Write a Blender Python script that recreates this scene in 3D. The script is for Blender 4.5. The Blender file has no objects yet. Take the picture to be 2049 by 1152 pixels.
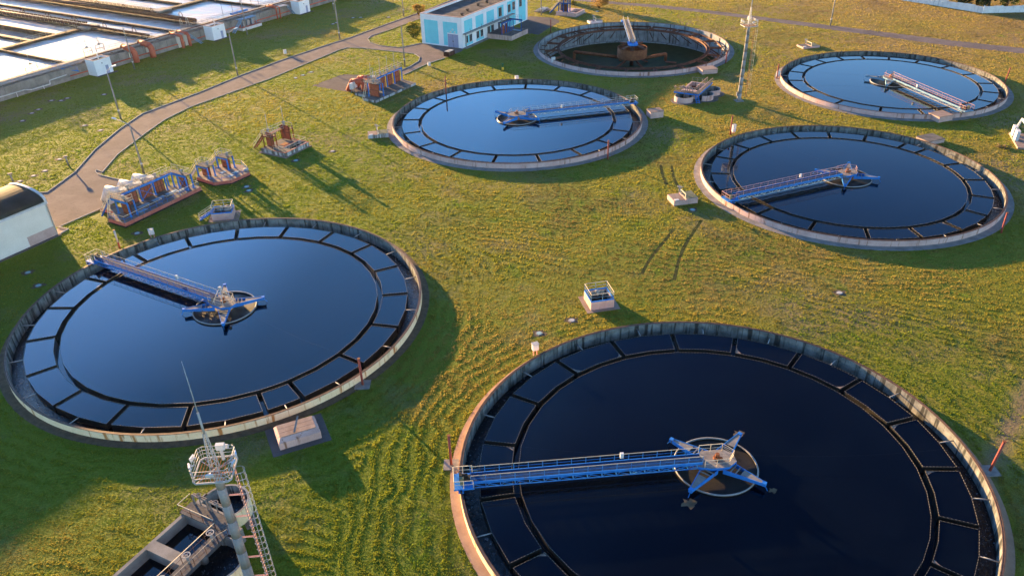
import bpy, math, random
import numpy as np
from mathutils import Vector, Matrix
from mathutils.geometry import delaunay_2d_cdt
random.seed(7); rng=np.random.default_rng(11)
scn=bpy.context.scene; COL=scn.collection
R=math.radians; PI=math.pi
# ------------------------------------------------------------------ camera
CZ=58.70; PIT=0.5966; ROLL=-0.02764; FPX=1605.47; CYP=96.39
def _load():
    pass
c,s=math.cos(ROLL),math.sin(ROLL)
F_=Vector((0,math.cos(PIT),-math.sin(PIT))); Y_=Vector((0,math.sin(PIT),math.cos(PIT))); X_=Vector((1,0,0))
RT=X_*c+Y_*s; UP=X_*(-s)+Y_*c
cam=bpy.data.cameras.new('camera'); camo=bpy.data.objects.new('camera',cam); COL.objects.link(camo)
camo.matrix_world=Matrix(((RT.x,UP.x,-F_.x,0),(RT.y,UP.y,-F_.y,0),(RT.z,UP.z,-F_.z,CZ),(0,0,0,1)))
cam.sensor_width=36; cam.lens=FPX/2049*36; cam.shift_y=CYP/2049; cam.clip_start=1; cam.clip_end=6000
scn.camera=camo
# ------------------------------------------------------------------ sky, sun, exposure
SUN_AZ=R(-37.2); SUN_EL=R(6.6)      # azimuth from +Y towards +X
w=bpy.data.worlds.new('World'); scn.world=w; w.use_nodes=True
nt=w.node_tree; bg=nt.nodes['Background']; sky=nt.nodes.new('ShaderNodeTexSky')
sky.sky_type='NISHITA'; sky.sun_disc=False; sky.sun_elevation=SUN_EL; sky.sun_rotation=SUN_AZ
sky.air_density=1.0; sky.dust_density=0.4; sky.ozone_density=2.2; sky.altitude=100
# clear evening sky: brightest low down and round the sun, deep blue overhead
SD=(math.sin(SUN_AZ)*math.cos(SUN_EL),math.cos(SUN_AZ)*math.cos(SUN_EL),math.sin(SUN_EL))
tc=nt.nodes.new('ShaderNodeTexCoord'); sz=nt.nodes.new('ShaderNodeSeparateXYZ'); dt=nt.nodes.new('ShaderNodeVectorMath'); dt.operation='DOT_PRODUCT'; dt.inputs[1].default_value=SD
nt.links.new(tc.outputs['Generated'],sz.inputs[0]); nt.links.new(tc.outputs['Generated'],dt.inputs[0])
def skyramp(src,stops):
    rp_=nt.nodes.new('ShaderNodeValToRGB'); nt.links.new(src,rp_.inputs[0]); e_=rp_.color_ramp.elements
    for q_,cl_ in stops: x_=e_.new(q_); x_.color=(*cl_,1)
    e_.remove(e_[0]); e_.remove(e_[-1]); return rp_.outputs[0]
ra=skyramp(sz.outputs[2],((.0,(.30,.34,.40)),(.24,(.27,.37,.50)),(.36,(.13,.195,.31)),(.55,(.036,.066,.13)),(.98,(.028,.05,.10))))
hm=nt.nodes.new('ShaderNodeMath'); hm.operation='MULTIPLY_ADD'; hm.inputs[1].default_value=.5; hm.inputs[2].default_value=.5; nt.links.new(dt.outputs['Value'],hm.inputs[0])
rb=skyramp(hm.outputs[0],((.02,(.46,.45,.46)),(.25,(.38,.40,.46)),(.42,(.15,.19,.27)),(.56,(.03,.05,.09)),(.70,(.02,.035,.075)),(.81,(.06,.11,.21)),(.90,(.24,.41,.62)),(.935,(.20,.36,.56)),(.957,(.34,.60,.96)),(.975,(.36,.60,.95)),(.995,(.40,.55,.75))))  # stops opposite the sun raised as added fill for walls facing the camera
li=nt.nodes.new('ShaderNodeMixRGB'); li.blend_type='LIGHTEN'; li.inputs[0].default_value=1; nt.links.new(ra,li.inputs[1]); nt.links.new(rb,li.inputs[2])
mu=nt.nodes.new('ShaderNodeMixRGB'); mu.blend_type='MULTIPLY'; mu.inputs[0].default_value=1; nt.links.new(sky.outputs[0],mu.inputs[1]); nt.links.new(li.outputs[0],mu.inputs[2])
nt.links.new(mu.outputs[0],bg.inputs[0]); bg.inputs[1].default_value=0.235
sl=bpy.data.lights.new('sun','SUN'); sl.energy=5.0; sl.angle=R(0.5); sl.color=(1.0,0.60,0.24)
so=bpy.data.objects.new('sun',sl); COL.objects.link(so)
sd=Vector((math.sin(SUN_AZ)*math.cos(SUN_EL),math.cos(SUN_AZ)*math.cos(SUN_EL),math.sin(SUN_EL)))
so.rotation_euler=sd.to_track_quat('Z','Y').to_euler()
vs=scn.view_settings; scn.display_settings.display_device='sRGB'
vs.view_transform='Standard'; vs.look='None'; vs.gamma=1; vs.use_curve_mapping=False; vs.exposure=2.9
scn.cycles.max_bounces=6; scn.cycles.caustics_reflective=False; scn.cycles.caustics_refractive=False
# ------------------------------------------------------------------ helpers
def P(px,py,z=0.0):          # a spot in the photograph -> the place on the level z it shows
    u=(px-1024.5)/FPX; v=(-(py-576)+CYP)/FPX
    d=F_+RT*u+UP*v; t=(z-CZ)/d.z
    return Vector((d.x*t,d.y*t,z))
def xf(o,ang):
    a=R(ang); ca,sa=math.cos(a),math.sin(a)
    return lambda x,y,z=0: Vector((o[0]+x*ca-y*sa,o[1]+x*sa+y*ca,z))
class MB:
    def __init__(s): s.v=[];s.f=[];s.m=[];s.sm=[]
    def add(s,vs,fs,mi=0,sm=False):
        n=len(s.v); s.v+= [tuple(q) for q in vs]
        for f in fs: s.f.append(tuple(i+n for i in f)); s.m.append(mi); s.sm.append(sm)
        return s
    def box(s,x0,x1,y0,y1,z0,z1,mi=0):
        vs=[(x,y,z) for z in (z0,z1) for x,y in ((x0,y0),(x1,y0),(x1,y1),(x0,y1))]
        return s.add(vs,[(3,2,1,0),(4,5,6,7),(0,1,5,4),(1,2,6,5),(2,3,7,6),(3,0,4,7)],mi)
    def bar(s,p,q,w,h=None,mi=0,up=(0,0,1)):
        h=h or w; p=Vector(p);q=Vector(q); d=q-p
        if d.length<1e-6: return s
        d.normalize(); u=Vector(up)
        if abs(d.dot(u))>.98: u=Vector((1,0,0))
        a=d.cross(u).normalized()*(w/2); b=a.cross(d).normalized()*(h/2)
        vs=[e+sa*a+sb*b for e in (p,q) for sa,sb in ((-1,-1),(1,-1),(1,1),(-1,1))]
        return s.add(vs,[(3,2,1,0),(4,5,6,7),(0,1,5,4),(1,2,6,5),(2,3,7,6),(3,0,4,7)],mi)
    def tube(s,p,q,r,n=8,r2=None,mi=0,caps=True):
        r2=r if r2 is None else r2; p=Vector(p);q=Vector(q); d=(q-p)
        if d.length<1e-6: return s
        d.normalize(); u=Vector((0,0,1)) if abs(d.z)<.95 else Vector((1,0,0))
        a=d.cross(u).normalized(); b=a.cross(d).normalized()
        vs=[]
        for e,rr in ((p,r),(q,r2)):
            for i in range(n):
                t=2*PI*i/n; vs.append(e+a*math.cos(t)*rr+b*math.sin(t)*rr)
        s.add(vs,[(i,(i+1)%n,n+(i+1)%n,n+i) for i in range(n)],mi,True)
        if caps:
            k=len(s.v)-2*n; s.f+=[tuple(k+i for i in range(n-1,-1,-1)),tuple(k+n+i for i in range(n))]; s.m+=[mi,mi]; s.sm+=[False,False]
        return s
    def pipe(s,pts,r,n=10,mi=0):
        for a,b in zip(pts[:-1],pts[1:]): s.tube(a,b,r,n,mi=mi)
        for a in pts[1:-1]: s.ball(a,r,8,5,mi)
        return s
    def ball(s,c,r,n=10,m=6,mi=0,sq=1):
        vs=[];fs=[]
        for j in range(m+1):
            ph=PI*j/m
            for i in range(n): t=2*PI*i/n; vs.append((c[0]+r*math.sin(ph)*math.cos(t),c[1]+r*math.sin(ph)*math.sin(t),c[2]+r*sq*math.cos(ph)))
        for j in range(m):
            for i in range(n): fs.append((j*n+i,(j+1)*n+i,(j+1)*n+(i+1)%n,j*n+(i+1)%n))
        return s.add(vs,fs,mi,True)
    def prism(s,pts,z0,z1,mi=0,mtop=None):
        n=len(pts); vs=[(p[0],p[1],z0) for p in pts]+[(p[0],p[1],z1) for p in pts]
        ar=sum(pts[i][0]*pts[(i+1)%n][1]-pts[(i+1)%n][0]*pts[i][1] for i in range(n))
        side=[(i,(i+1)%n,n+(i+1)%n,n+i) for i in range(n)]; top=tuple(range(n,2*n)); bot=tuple(range(n-1,-1,-1))
        if ar<0: side=[t[::-1] for t in side]; top=top[::-1]; bot=bot[::-1]
        s.add(vs,side+[bot],mi); k=len(s.v)-2*n
        s.f.append(tuple(k+i for i in top)); s.m.append(mi if mtop is None else mtop); s.sm.append(False)
        return s
    def ring(s,r0,r1,z0,z1,n=96,a0=0,a1=360,mi=0,zin=None,cx=0,cy=0,mis=None):
        # annular block: inner r0 outer r1; mis=(outer,top,inner) materials
        full=abs(a1-a0)>=359.9; k=n if full else n+1; zi=z1 if zin is None else zin
        mo,mt,mn=mis or (mi,mi,mi); vs=[]
        for i in range(k):
            t=R(a0+(a1-a0)*i/n); ct,st=math.cos(t),math.sin(t)
            vs+=[(cx+r1*ct,cy+r1*st,z0),(cx+r1*ct,cy+r1*st,z1),(cx+r0*ct,cy+r0*st,zi),(cx+r0*ct,cy+r0*st,z0)]
        b=len(s.v); s.v+=vs
        for i in range(n):
            j=(i+1)%k
            for (p,q,m,sm) in ((0,1,mo,True),(1,2,mt,False),(2,3,mn,True)):
                s.f.append((b+4*i+p,b+4*j+p,b+4*j+q,b+4*i+q)); s.m.append(m); s.sm.append(sm)
        if not full:
            for i in (0,n): s.f.append(tuple(b+4*i+q for q in range(4))); s.m.append(mo); s.sm.append(False)
        return s
    def rail(s,pts,h=1.05,r=.03,step=1.5,mid=True,mi=0,mtop=None,close=False):
        pts=[Vector(p) for p in pts]; mt=mi if mtop is None else mtop
        if close: pts=pts+[pts[0]]
        up=Vector((0,0,h))
        for a,b in zip(pts[:-1],pts[1:]):
            s.tube(a+up,b+up,r,5,mi=mt,caps=False)
            if mid: s.tube(a+up*.52,b+up*.52,r*.75,4,mi=mi,caps=False)
            n=max(1,round((b-a).length/step))
            for i in range(n+1): e=a.lerp(b,i/n); s.tube(e,e+up,r*.85,4,mi=mi,caps=False)
        return s
    def build(s,name,mats,parent=None,loc=None,rz=0):
        me=bpy.data.meshes.new(name); me.from_pydata(s.v,[],s.f)
        if not isinstance(mats,(list,tuple)): mats=[mats]
        for m in mats: me.materials.append(m)
        me.polygons.foreach_set('material_index',s.m); me.polygons.foreach_set('use_smooth',s.sm); me.update()
        o=bpy.data.objects.new(name,me); COL.objects.link(o)
        if parent: o.parent=parent
        if loc is not None: o.location=loc
        o.rotation_euler.z=rz
        return o
def tag(o,label=None,cat=None,group=None,kind=None):
    for k,v in (('label',label),('category',cat),('group',group),('kind',kind)):
        if v: o[k]=v
    return o
def thing(name,label,cat,loc=(0,0,0),rz=0,group=None):
    o=bpy.data.objects.new(name,None); o.empty_display_size=.5; COL.objects.link(o)
    o.location=(loc[0],loc[1],loc[2] if len(loc)>2 else 0); o.rotation_euler.z=R(rz)
    return tag(o,label,cat,group)
def dup(root,loc,rz,label,group=None):
    r=root.copy(); COL.objects.link(r); r.location=loc; r.rotation_euler.z=R(rz); r['label']=label
    if group: r['group']=group
    for ch in list(root.children):
        k=ch.copy(); COL.objects.link(k); k.parent=r
        for g in list(ch.children):
            d=g.copy(); COL.objects.link(d); d.parent=k
    return r
# ------------------------------------------------------------------ materials
class NT:
    def __init__(s,name):
        s.m=bpy.data.materials.new(name); s.m.use_nodes=True; s.t=s.m.node_tree; s.b=s.t.nodes['Principled BSDF']; s.out=s.t.nodes['Material Output']
        s.pos=s.n('ShaderNodeNewGeometry').outputs['Position']
    def n(s,typ,**k):
        x=s.t.nodes.new(typ)
        for a,b in k.items(): setattr(x,a,b)
        return x
    def l(s,a,b): s.t.links.new(a,b)
    def map(s,vec,sc,rot=(0,0,0)):
        x=s.n('ShaderNodeMapping'); s.l(vec,x.inputs[0]); x.inputs['Scale'].default_value=sc; x.inputs['Rotation'].default_value=rot; return x.outputs[0]
    def noise(s,sc,det=3,rough=.55,vec=None,dist=0):
        x=s.n('ShaderNodeTexNoise'); s.l(vec or s.pos,x.inputs['Vector']); x.inputs['Scale'].default_value=sc; x.inputs['Detail'].default_value=det
        x.inputs['Roughness'].default_value=rough; x.inputs['Distortion'].default_value=dist; return x.outputs['Fac']
    def ramp(s,fac,stops):
        x=s.n('ShaderNodeValToRGB'); s.l(fac,x.inputs[0]); e=x.color_ramp.elements
        while len(e)<len(stops): e.new(.5)
        for q,(p,cl) in zip(e,stops):
            q.position=p; q.color=(cl if len(cl)==4 else (*cl,1)) if isinstance(cl,tuple) else (cl,cl,cl,1)
        return x.outputs[0]
    def mix(s,fac,a,b,bt='MIX'):
        x=s.n('ShaderNodeMixRGB',blend_type=bt)
        for i,q in ((0,fac),(1,a),(2,b)):
            if isinstance(q,(int,float)): x.inputs[i].default_value=q if i==0 else (q,q,q,1)
            elif isinstance(q,tuple): x.inputs[i].default_value=(*q,1)
            else: s.l(q,x.inputs[i])
        return x.outputs[0]
    def math(s,op,a,b=0.0,cl=False):
        x=s.n('ShaderNodeMath',operation=op,use_clamp=cl)
        for i,q in ((0,a),(1,b)):
            if isinstance(q,(int,float)): x.inputs[i].default_value=q
            else: s.l(q,x.inputs[i])
        return x.outputs[0]
    def bump(s,h,st=.3,d=.05):
        x=s.n('ShaderNodeBump'); s.l(h,x.inputs['Height']); x.inputs['Strength'].default_value=st; x.inputs['Distance'].default_value=d
        s.l(x.outputs[0],s.b.inputs['Normal'])
    def set(s,col=None,rough=None,metal=None,spec=None,ior=None):
        for k,q in (('Base Color',col),('Roughness',rough),('Metallic',metal),('Specular IOR Level',spec),('IOR',ior)):
            if q is None: continue
            if isinstance(q,(int,float)): s.b.inputs[k].default_value=q
            elif isinstance(q,tuple): s.b.inputs[k].default_value=(*q,1)
            else: s.l(q,s.b.inputs[k])
        return s.m
def weathered(name,c1,c2,sc=.8,rough=.75,metal=0.0,streak=None,sth=.56,bump=.25,fine=9.0,spec=.3):
    t=NT(name); a=t.noise(sc,5,.6); f=t.noise(fine,3,.6)
    col=t.mix(t.ramp(a,[(.35,0.0),(.65,1.0)]),c1,c2)
    col=t.mix(.35,col,t.ramp(f,[(.3,0.55),(.7,1.0)]),'MULTIPLY')
    if streak:
        v=t.map(t.pos,(1.3,1.3,.12)); q=t.noise(1.0,4,.62,v)
        col=t.mix(t.ramp(q,[(sth,0.0),(sth+.09,1.0)]),col,streak)
    t.set(col,rough,metal,spec if rough<.6 else min(spec,.06)); t.bump(f,bump,.03); return t.m
M={}
M['concrete']=weathered('concrete',(.17,.165,.15),(.27,.26,.24),.5,.9)
M['concrete_dark']=weathered('shade_and_joint_concrete',(.045,.036,.030),(.095,.076,.062),.5,.85)  # backlit shade of the basin partitions put into the colour; also mast joints
M['tankwall']=weathered('drained_tank_wall',(.20,.21,.20),(.32,.33,.32),.7,.9,streak=(.09,.085,.075),sth=.55)
M['wetwall']=weathered('stained_concrete',(.09,.095,.085),(.21,.21,.19),.9,.85,streak=(.035,.036,.032),sth=.5)
M['cream_wall']=weathered('cream_painted_wall',(.80,.58,.31),(.88,.68,.40),.5,.85,streak=(.42,.17,.05),sth=.55)
M['pink_wall']=weathered('pink_painted_wall',(.44,.30,.26),(.56,.40,.35),.5,.85,streak=(.22,.12,.08),sth=.56)
M['pink']=weathered('pink_plaster',(.42,.29,.255),(.52,.375,.33),.8,.85,streak=(.30,.22,.19),sth=.6)
M['rim']=weathered('rusty_rim_rail',(.07,.05,.045),(.14,.085,.06),2,.6,.3)
M['apron']=weathered('concrete_apron',(.17,.165,.16),(.27,.25,.235),.6,.9)
M['apron_red']=weathered('reddish_apron',(.26,.17,.12),(.34,.23,.16),.6,.9)
M['soil']=weathered('dark_soil',(.035,.028,.022),(.075,.058,.045),1.2,.95,bump=.6)
M['weir']=weathered('wet_black_steel',(.012,.012,.012),(.03,.028,.024),1.5,.35)
M['lip']=weathered('weir_lip',(.09,.085,.07),(.22,.205,.17),4,.5)
M['rust']=weathered('rusty_steel',(.17,.06,.03),(.28,.11,.05),1.2,.75,.2)
M['rust_dark']=weathered('dark_rusty_steel',(.08,.045,.035),(.16,.075,.05),1.2,.75,.2)
M['blue']=weathered('blue_paint',(.018,.15,.48),(.035,.21,.58),1.2,.65,streak=(.10,.12,.16),sth=.6)
M['blue_dark']=weathered('dark_blue_paint',(.018,.075,.25),(.03,.11,.33),1.5,.6)
M['blue_pale']=weathered('faded_blue_paint',(.12,.24,.36),(.20,.33,.44),1.5,.65,streak=(.16,.16,.18),sth=.6)
M['deck']=weathered('bluegrey_grating',(.005,.028,.085),(.008,.04,.115),3,.95,0,spec=.1)
M['deck_grey']=weathered('grey_grating',(.075,.075,.08),(.13,.125,.12),3,.9,0)
M['plate']=weathered('grey_steel_plate',(.16,.155,.15),(.25,.23,.21),1.5,.8,0,streak=(.28,.2,.14),sth=.62)
M['rail_cream']=weathered('cream_rail',(.55,.46,.32),(.66,.57,.42),2,.6)
M['rail_pink']=weathered('pink_rail',(.46,.25,.22),(.56,.33,.29),2,.6)
M['rail_white']=weathered('pale_rail',(.34,.34,.34),(.45,.44,.42),2,.65)
M['steel']=weathered('galvanised_steel',(.23,.23,.23),(.33,.32,.31),2,.6,.1)
M['white']=weathered('white_paint',(.50,.50,.50),(.62,.61,.60),1,.65,streak=(.36,.33,.30),sth=.6)
M['white_wall']=weathered('white_plaster',(.74,.74,.75),(.82,.82,.82),.6,.85,streak=(.62,.62,.62),sth=.66)
M['cyan']=weathered('cyan_panel',(.17,.58,.66),(.20,.64,.72),.5,.8)
M['door']=weathered('lilac_grey_door',(.26,.29,.42),(.32,.35,.48),1,.6)
M['felt']=weathered('roof_felt',(.045,.043,.043),(.11,.10,.095),.35,.95,bump=.5)
M['hall_wall']=weathered('cream_hall_wall',(.66,.62,.54),(.74,.70,.62),.3,.85,streak=(.58,.53,.45),sth=.66)
M['hall_roof']=weathered('dark_green_roof',(.016,.022,.020),(.035,.042,.038),.6,.8)
M['gate']=weathered('brick_red_gate',(.33,.085,.045),(.42,.13,.07),1.2,.7,streak=(.16,.06,.045),sth=.6)
M['redside']=weathered('red_painted_concrete',(.42,.12,.09),(.50,.17,.13),1,.8,streak=(.25,.10,.08),sth=.6)
M['redpost']=weathered('red_post',(.24,.06,.05),(.32,.085,.065),2,.7)
M['redpipe']=weathered('red_oxide_pipe',(.38,.085,.05),(.46,.12,.075),.8,.65)
M['dark']=weathered('dark_metal',(.02,.02,.02),(.05,.045,.04),2,.6)
M['slabtop']=weathered('dark_slab',(.09,.085,.08),(.17,.155,.14),.8,.9)
M['slabtop_brown']=weathered('brown_slab',(.22,.16,.13),(.30,.23,.19),.8,.9)
M['chipped']=weathered('chipped_white_concrete',(.38,.38,.37),(.52,.52,.5),2.5,.85,streak=(.12,.11,.10),sth=.46)
M['greenslab']=weathered('algae_slab',(.10,.12,.08),(.16,.17,.12),1,.9)
M['yellow']=weathered('yellow_paint',(.62,.40,.05),(.7,.47,.07),2,.6)
M['green']=weathered('green_paint',(.03,.11,.05),(.05,.15,.07),2,.6)
M['lid']=weathered('pale_lid',(.34,.34,.32),(.46,.45,.42),2,.8)
M['lid_teal']=weathered('teal_lid',(.22,.36,.36),(.3,.44,.44),2,.7)
M['lamp']=weathered('lamp_glass_housing',(.5,.52,.54),(.6,.61,.62),2,.4)
M['bark']=weathered('bark',(.07,.05,.035),(.12,.09,.06),3,.95,bump=.8)
M['fence']=weathered('white_concrete_fence',(.62,.62,.62),(.76,.76,.75),.6,.9,streak=(.42,.42,.43),sth=.58)
def asphalt(name,c1,c2):
    t=NT(name); a=t.noise(.3,6,.65); f=t.noise(16,3,.7); k=t.noise(.35,4,.6,dist=1.5); pt=t.noise(.09,2,.4)
    col=t.mix(t.ramp(a,[(.3,0.0),(.7,1.0)]),c1,c2); col=t.mix(t.ramp(pt,[(.55,0.0),(.57,.35)]),col,(.10,.088,.084))
    cr=t.math('ABSOLUTE',t.math('SUBTRACT',k,.5)); col=t.mix(t.ramp(cr,[(.0,.65),(.012,0.0)]),col,(.05,.045,.042)); col=t.mix(.35,col,t.ramp(f,[(.3,.55),(.7,1.0)]),'MULTIPLY')
    t.set(col,.95,0,.05); t.bump(f,.35,.02); return t.m
M['asphalt']=weathered('old_asphalt',(.135,.112,.106),(.19,.158,.146),.35,.95,bump=.35,fine=14)
M['asphalt_grey']=weathered('grey_asphalt',(.085,.078,.078),(.125,.112,.108),.35,.95,bump=.35,fine=14)
M['asphalt']=asphalt('cracked_asphalt',(.125,.104,.098),(.19,.158,.146)); M['asphalt_grey']=asphalt('cracked_grey_asphalt',(.08,.073,.073),(.125,.112,.108))
M['bare_soil']=weathered('bare_soil',(.075,.058,.040),(.13,.10,.066),1.5,.95,bump=.6)
M['mast']=weathered('mast_concrete',(.25,.24,.235),(.33,.315,.30),.15,.9,streak=(.20,.19,.18),sth=.55)
M['rut']=weathered('pressed_dark_turf',(.022,.034,.010),(.05,.06,.018),1.5,.95,bump=.6)
M['kerb']=weathered('kerb_stone',(.26,.245,.23),(.36,.34,.31),1,.9)
t=NT('window_glass'); M['glass']=t.set((.02,.025,.03),.08,0,.6)
t=NT('pool_water'); n1=t.noise(1.3,4,.6); n2=t.noise(.12,5,.65,dist=1.2); n3=t.noise(9,2,.7); M['pool']=t.set(t.mix(t.ramp(n3,[(.72,0.0),(.80,1.0)]),t.ramp(n2,[(.4,(.001,.002,.005)),(.75,(.002,.004,.008))]),(.03,.035,.04)),t.ramp(n2,[(.35,.04),(.7,.065)]),0,.5,1.38); t.bump(n1,.022,.1)
t=NT('channel_water'); n1=t.noise(2.2,5,.65,dist=.6); fo=t.noise(3.2,6,.7)
M['chan']=t.set(t.mix(t.ramp(fo,[(.60,0.0),(.74,1.0)]),(.004,.007,.010),(.35,.40,.45)),.12,0,.5,1.33); t.bump(n1,.55,.25)
t=NT('trough_water'); n1=t.noise(2,3,.6); M['trough']=t.set((.004,.005,.006),.1,0,.5,1.33); t.bump(n1,.08,.1)
t=NT('scum_water'); a=t.noise(1.1,6,.7,dist=1.0); b2=t.noise(.5,3,.5)
colr=t.ramp(a,[(.35,(.007,.008,.010)),(.5,(.020,.018,.016)),(.6,(.012,.012,.013)),(.75,(.075,.045,.022))]); M['scum']=t.set(colr,t.ramp(b2,[(.35,.4),(.7,.85)]),0,.15); t.bump(a,.3,.05)
t=NT('foamy_water'); a=t.noise(.09,6,.65,t.map(t.pos,(1,2.2,1),(0,0,R(59))),.8); b2=t.noise(1.5,5,.65)
colr=t.ramp(a,[(.38,(.085,.052,.036)),(.5,(.16,.11,.085)),(.60,(.30,.26,.24)),(.7,(.45,.42,.41))]); M['foam']=t.set(colr,t.ramp(a,[(.35,.30),(.65,.6)]),0,.4,1.33); t.bump(b2,.45,.12)
t=NT('sludge_water'); a=t.noise(.5,5,.6); M['sludge']=t.set(t.ramp(a,[(.3,(.010,.022,.008)),(.7,(.028,.046,.016))]),.55,0,.06,1.33)
t=NT('sludge_patch'); a=t.noise(2,5,.6); M['patch']=t.set(t.ramp(a,[(.3,(.10,.07,.05)),(.7,(.22,.16,.12))]),.8)
# ground: mown grass thatch, drier to the right and far away
t=NT('grass_ground'); big=t.noise(.035,5,.6); mid=t.noise(.4,5,.65); fin=t.noise(4.5,4,.7)
sx=t.n('ShaderNodeSeparateXYZ'); t.l(t.pos,sx.inputs[0])
dry=t.math('ADD',t.math('MULTIPLY',sx.outputs[0],.0042),t.math('MULTIPLY',t.math('SUBTRACT',sx.outputs[1],60.0),.0016))
dry=t.math('ADD',t.math('ADD',dry,.08),t.math('MULTIPLY',t.math('SUBTRACT',big,.5),1.5)); 
dry=t.math('ADD',dry,t.math('MULTIPLY',t.math('SUBTRACT',mid,.5),1.3),True)
colr=t.ramp(dry,[(0.0,(.115,.155,.014)),(.35,(.165,.165,.020)),(.7,(.225,.175,.036)),(1.0,(.25,.172,.058))])
ta,tb=(100.0,118.0),(70.0,84.0); tl=math.hypot(tb[0]-ta[0],tb[1]-ta[1]); td=((tb[0]-ta[0])/tl,(tb[1]-ta[1])/tl)
ox=t.math('SUBTRACT',sx.outputs[0],ta[0]); oy=t.math('SUBTRACT',sx.outputs[1],ta[1])
ac=t.math('ABSOLUTE',t.math('ADD',t.math('MULTIPLY',ox,-td[1]),t.math('MULTIPLY',oy,td[0])))
sm=t.n('ShaderNodeMapRange'); t.l(t.math('ADD',ac,t.math('MULTIPLY',mid,3.0)),sm.inputs[0]); sm.inputs[1].default_value=1.6; sm.inputs[2].default_value=3.6; sm.inputs[3].default_value=.85; sm.inputs[4].default_value=0
sp_=t.ramp(t.math('ADD',t.math('MULTIPLY',big,.6),t.math('MULTIPLY',t.noise(.11,4,.6),.4)),[(.50,0.0),(.62,.6)])
colr=t.mix(t.math('MAXIMUM',sm.outputs[0],sp_),colr,(.17,.125,.085))
colr=t.mix(.7,colr,t.ramp(fin,[(.3,.45),(.7,1.25)]),'MULTIPLY')
M['ground']=t.set(colr,.95,0,.1); t.bump(t.math('ADD',fin,t.math('MULTIPLY',mid,2.0)),.9,.22)
t=NT('grass_blades'); va=t.n('ShaderNodeVertexColor',layer_name='tint')
t.set(va.outputs[0],.7,0,.15); tr=t.n('ShaderNodeBsdfTranslucent'); t.l(va.outputs[0],tr.inputs[0])
mx=t.n('ShaderNodeMixShader'); mx.inputs[0].default_value=.6; t.l(t.b.outputs[0],mx.inputs[1]); t.l(tr.outputs[0],mx.inputs[2]); t.l(mx.outputs[0],t.out.inputs[0]); M['blades']=t.m
def leafmat(name,c1,c2):
    t=NT(name); a=t.noise(1.2,4,.6); cl=t.mix(t.ramp(a,[(.35,0.0),(.65,1.0)]),c1,c2); t.set(cl,.7,0,.15)
    tr=t.n('ShaderNodeBsdfTranslucent'); t.l(cl,tr.inputs[0]); mx=t.n('ShaderNodeMixShader'); mx.inputs[0].default_value=.35
    t.l(t.b.outputs[0],mx.inputs[1]); t.l(tr.outputs[0],mx.inputs[2]); t.l(mx.outputs[0],t.out.inputs[0]); return t.m
M['leaf']=leafmat('green_leaves',(.035,.065,.015),(.07,.10,.025)); M['leaf_gold']=leafmat('golden_leaves',(.20,.12,.03),(.30,.19,.05)); M['leaf_yel']=leafmat('yellowgreen_leaves',(.12,.13,.02),(.22,.19,.03)); M['leaf_dark']=leafmat('dark_leaves',(.02,.035,.012),(.045,.06,.02))
# ------------------------------------------------------------------ ground, roads
TANKS={'A':(-39.57,94.62,27.16),'B':(20.68,60.81,26.5),'C':(2.38,168.74,26.61),'E':(60.17,132.91,25.34),'D':(89.79,186.98,24.53),'F':(34.87,223.85,25.69)}
EXC_POLY=[]; EXC_CIRC=[(x,y,r+1.0) for x,y,r in TANKS.values()]
def flat(name,loops,z,mat,holes=(),kind='structure'):
    vs=[];ed=[]
    for lp in list(loops)+list(holes):
        k=len(vs); n=len(lp); vs+=[Vector((p[0],p[1])) for p in lp]; ed+=[(k+i,k+(i+1)%n) for i in range(n)]
    V,E_,Fc,_,_,_=delaunay_2d_cdt(vs,ed,[],0,1e-5)
    def inside(p,poly):
        r=False; n=len(poly)
        for i in range(n):
            x1,y1=poly[i][0],poly[i][1]; x2,y2=poly[(i+1)%n][0],poly[(i+1)%n][1]
            if (y1>p.y)!=(y2>p.y) and p.x<(x2-x1)*(p.y-y1)/(y2-y1)+x1: r=not r
        return r
    keep=[]
    for f in Fc:
        cc=sum((V[i] for i in f),Vector((0,0)))/len(f)
        if any(inside(cc,l) for l in loops) and not any(inside(cc,h) for h in holes): 
            a=(V[f[1]]-V[f[0]]).cross(V[f[2]]-V[f[0]]); keep.append(tuple(f) if a>0 else tuple(f)[::-1])
    b=MB(); b.add([(v.x,v.y,z) for v in V],keep); o=b.build(name,mat)
    if kind: tag(o,kind=kind)
    return o
def circ(x,y,r,n=72): return [(x+r*math.cos(2*PI*i/n),y+r*math.sin(2*PI*i/n)) for i in range(n)]
flat('ground',[[(-2500,-1500),(2500,-1500),(2500,3500),(-2500,3500)]],0,M['ground'],[circ(x,y,r-.12) for x,y,r in TANKS.values()])
def pp(l,z=0): return [P(x,y,z) for x,y in l]
R_up=[(95,385),(150,345),(190,300),(240,258),(285,228),(320,215),(400,185),(480,152),(560,122),(640,95),(700,76),(770,50),(850,22),(905,0),(960,-25)]
R_lo=[(205,349),(235,310),(290,268),(330,240),(380,215),(450,190),(540,158),(620,125),(680,100),(722,93),(737,78),(775,62),(850,34),(930,6),(990,-20)]
def sheet(name,pts,z,mat,kind='structure'):
    EXC_POLY.append([(p[0],p[1]) for p in pts]); return flat(name,[pts],z,mat,kind=kind)
sheet('road',pp(R_up)+pp(R_lo)[::-1],.012,M['asphalt'])
sheet('pavement',pp([(117,455),(40,445),(0,400),(50,389),(95,384),(150,345),(205,345),(193,341),(195,349),(225,357),(285,362),(262,392),(207,416)]),.008,M['asphalt'])
sheet('branch_road',pp([(694,96),(727,97),(773,102),(828,108),(840,115),(838,123),(820,134),(800,142),(809,150),(830,140),(858,127),(890,117),(928,101),(926,97),(843,87),(800,96),(760,92),(741,86),(736,79),(725,80)]),.016,M['asphalt'])
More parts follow.
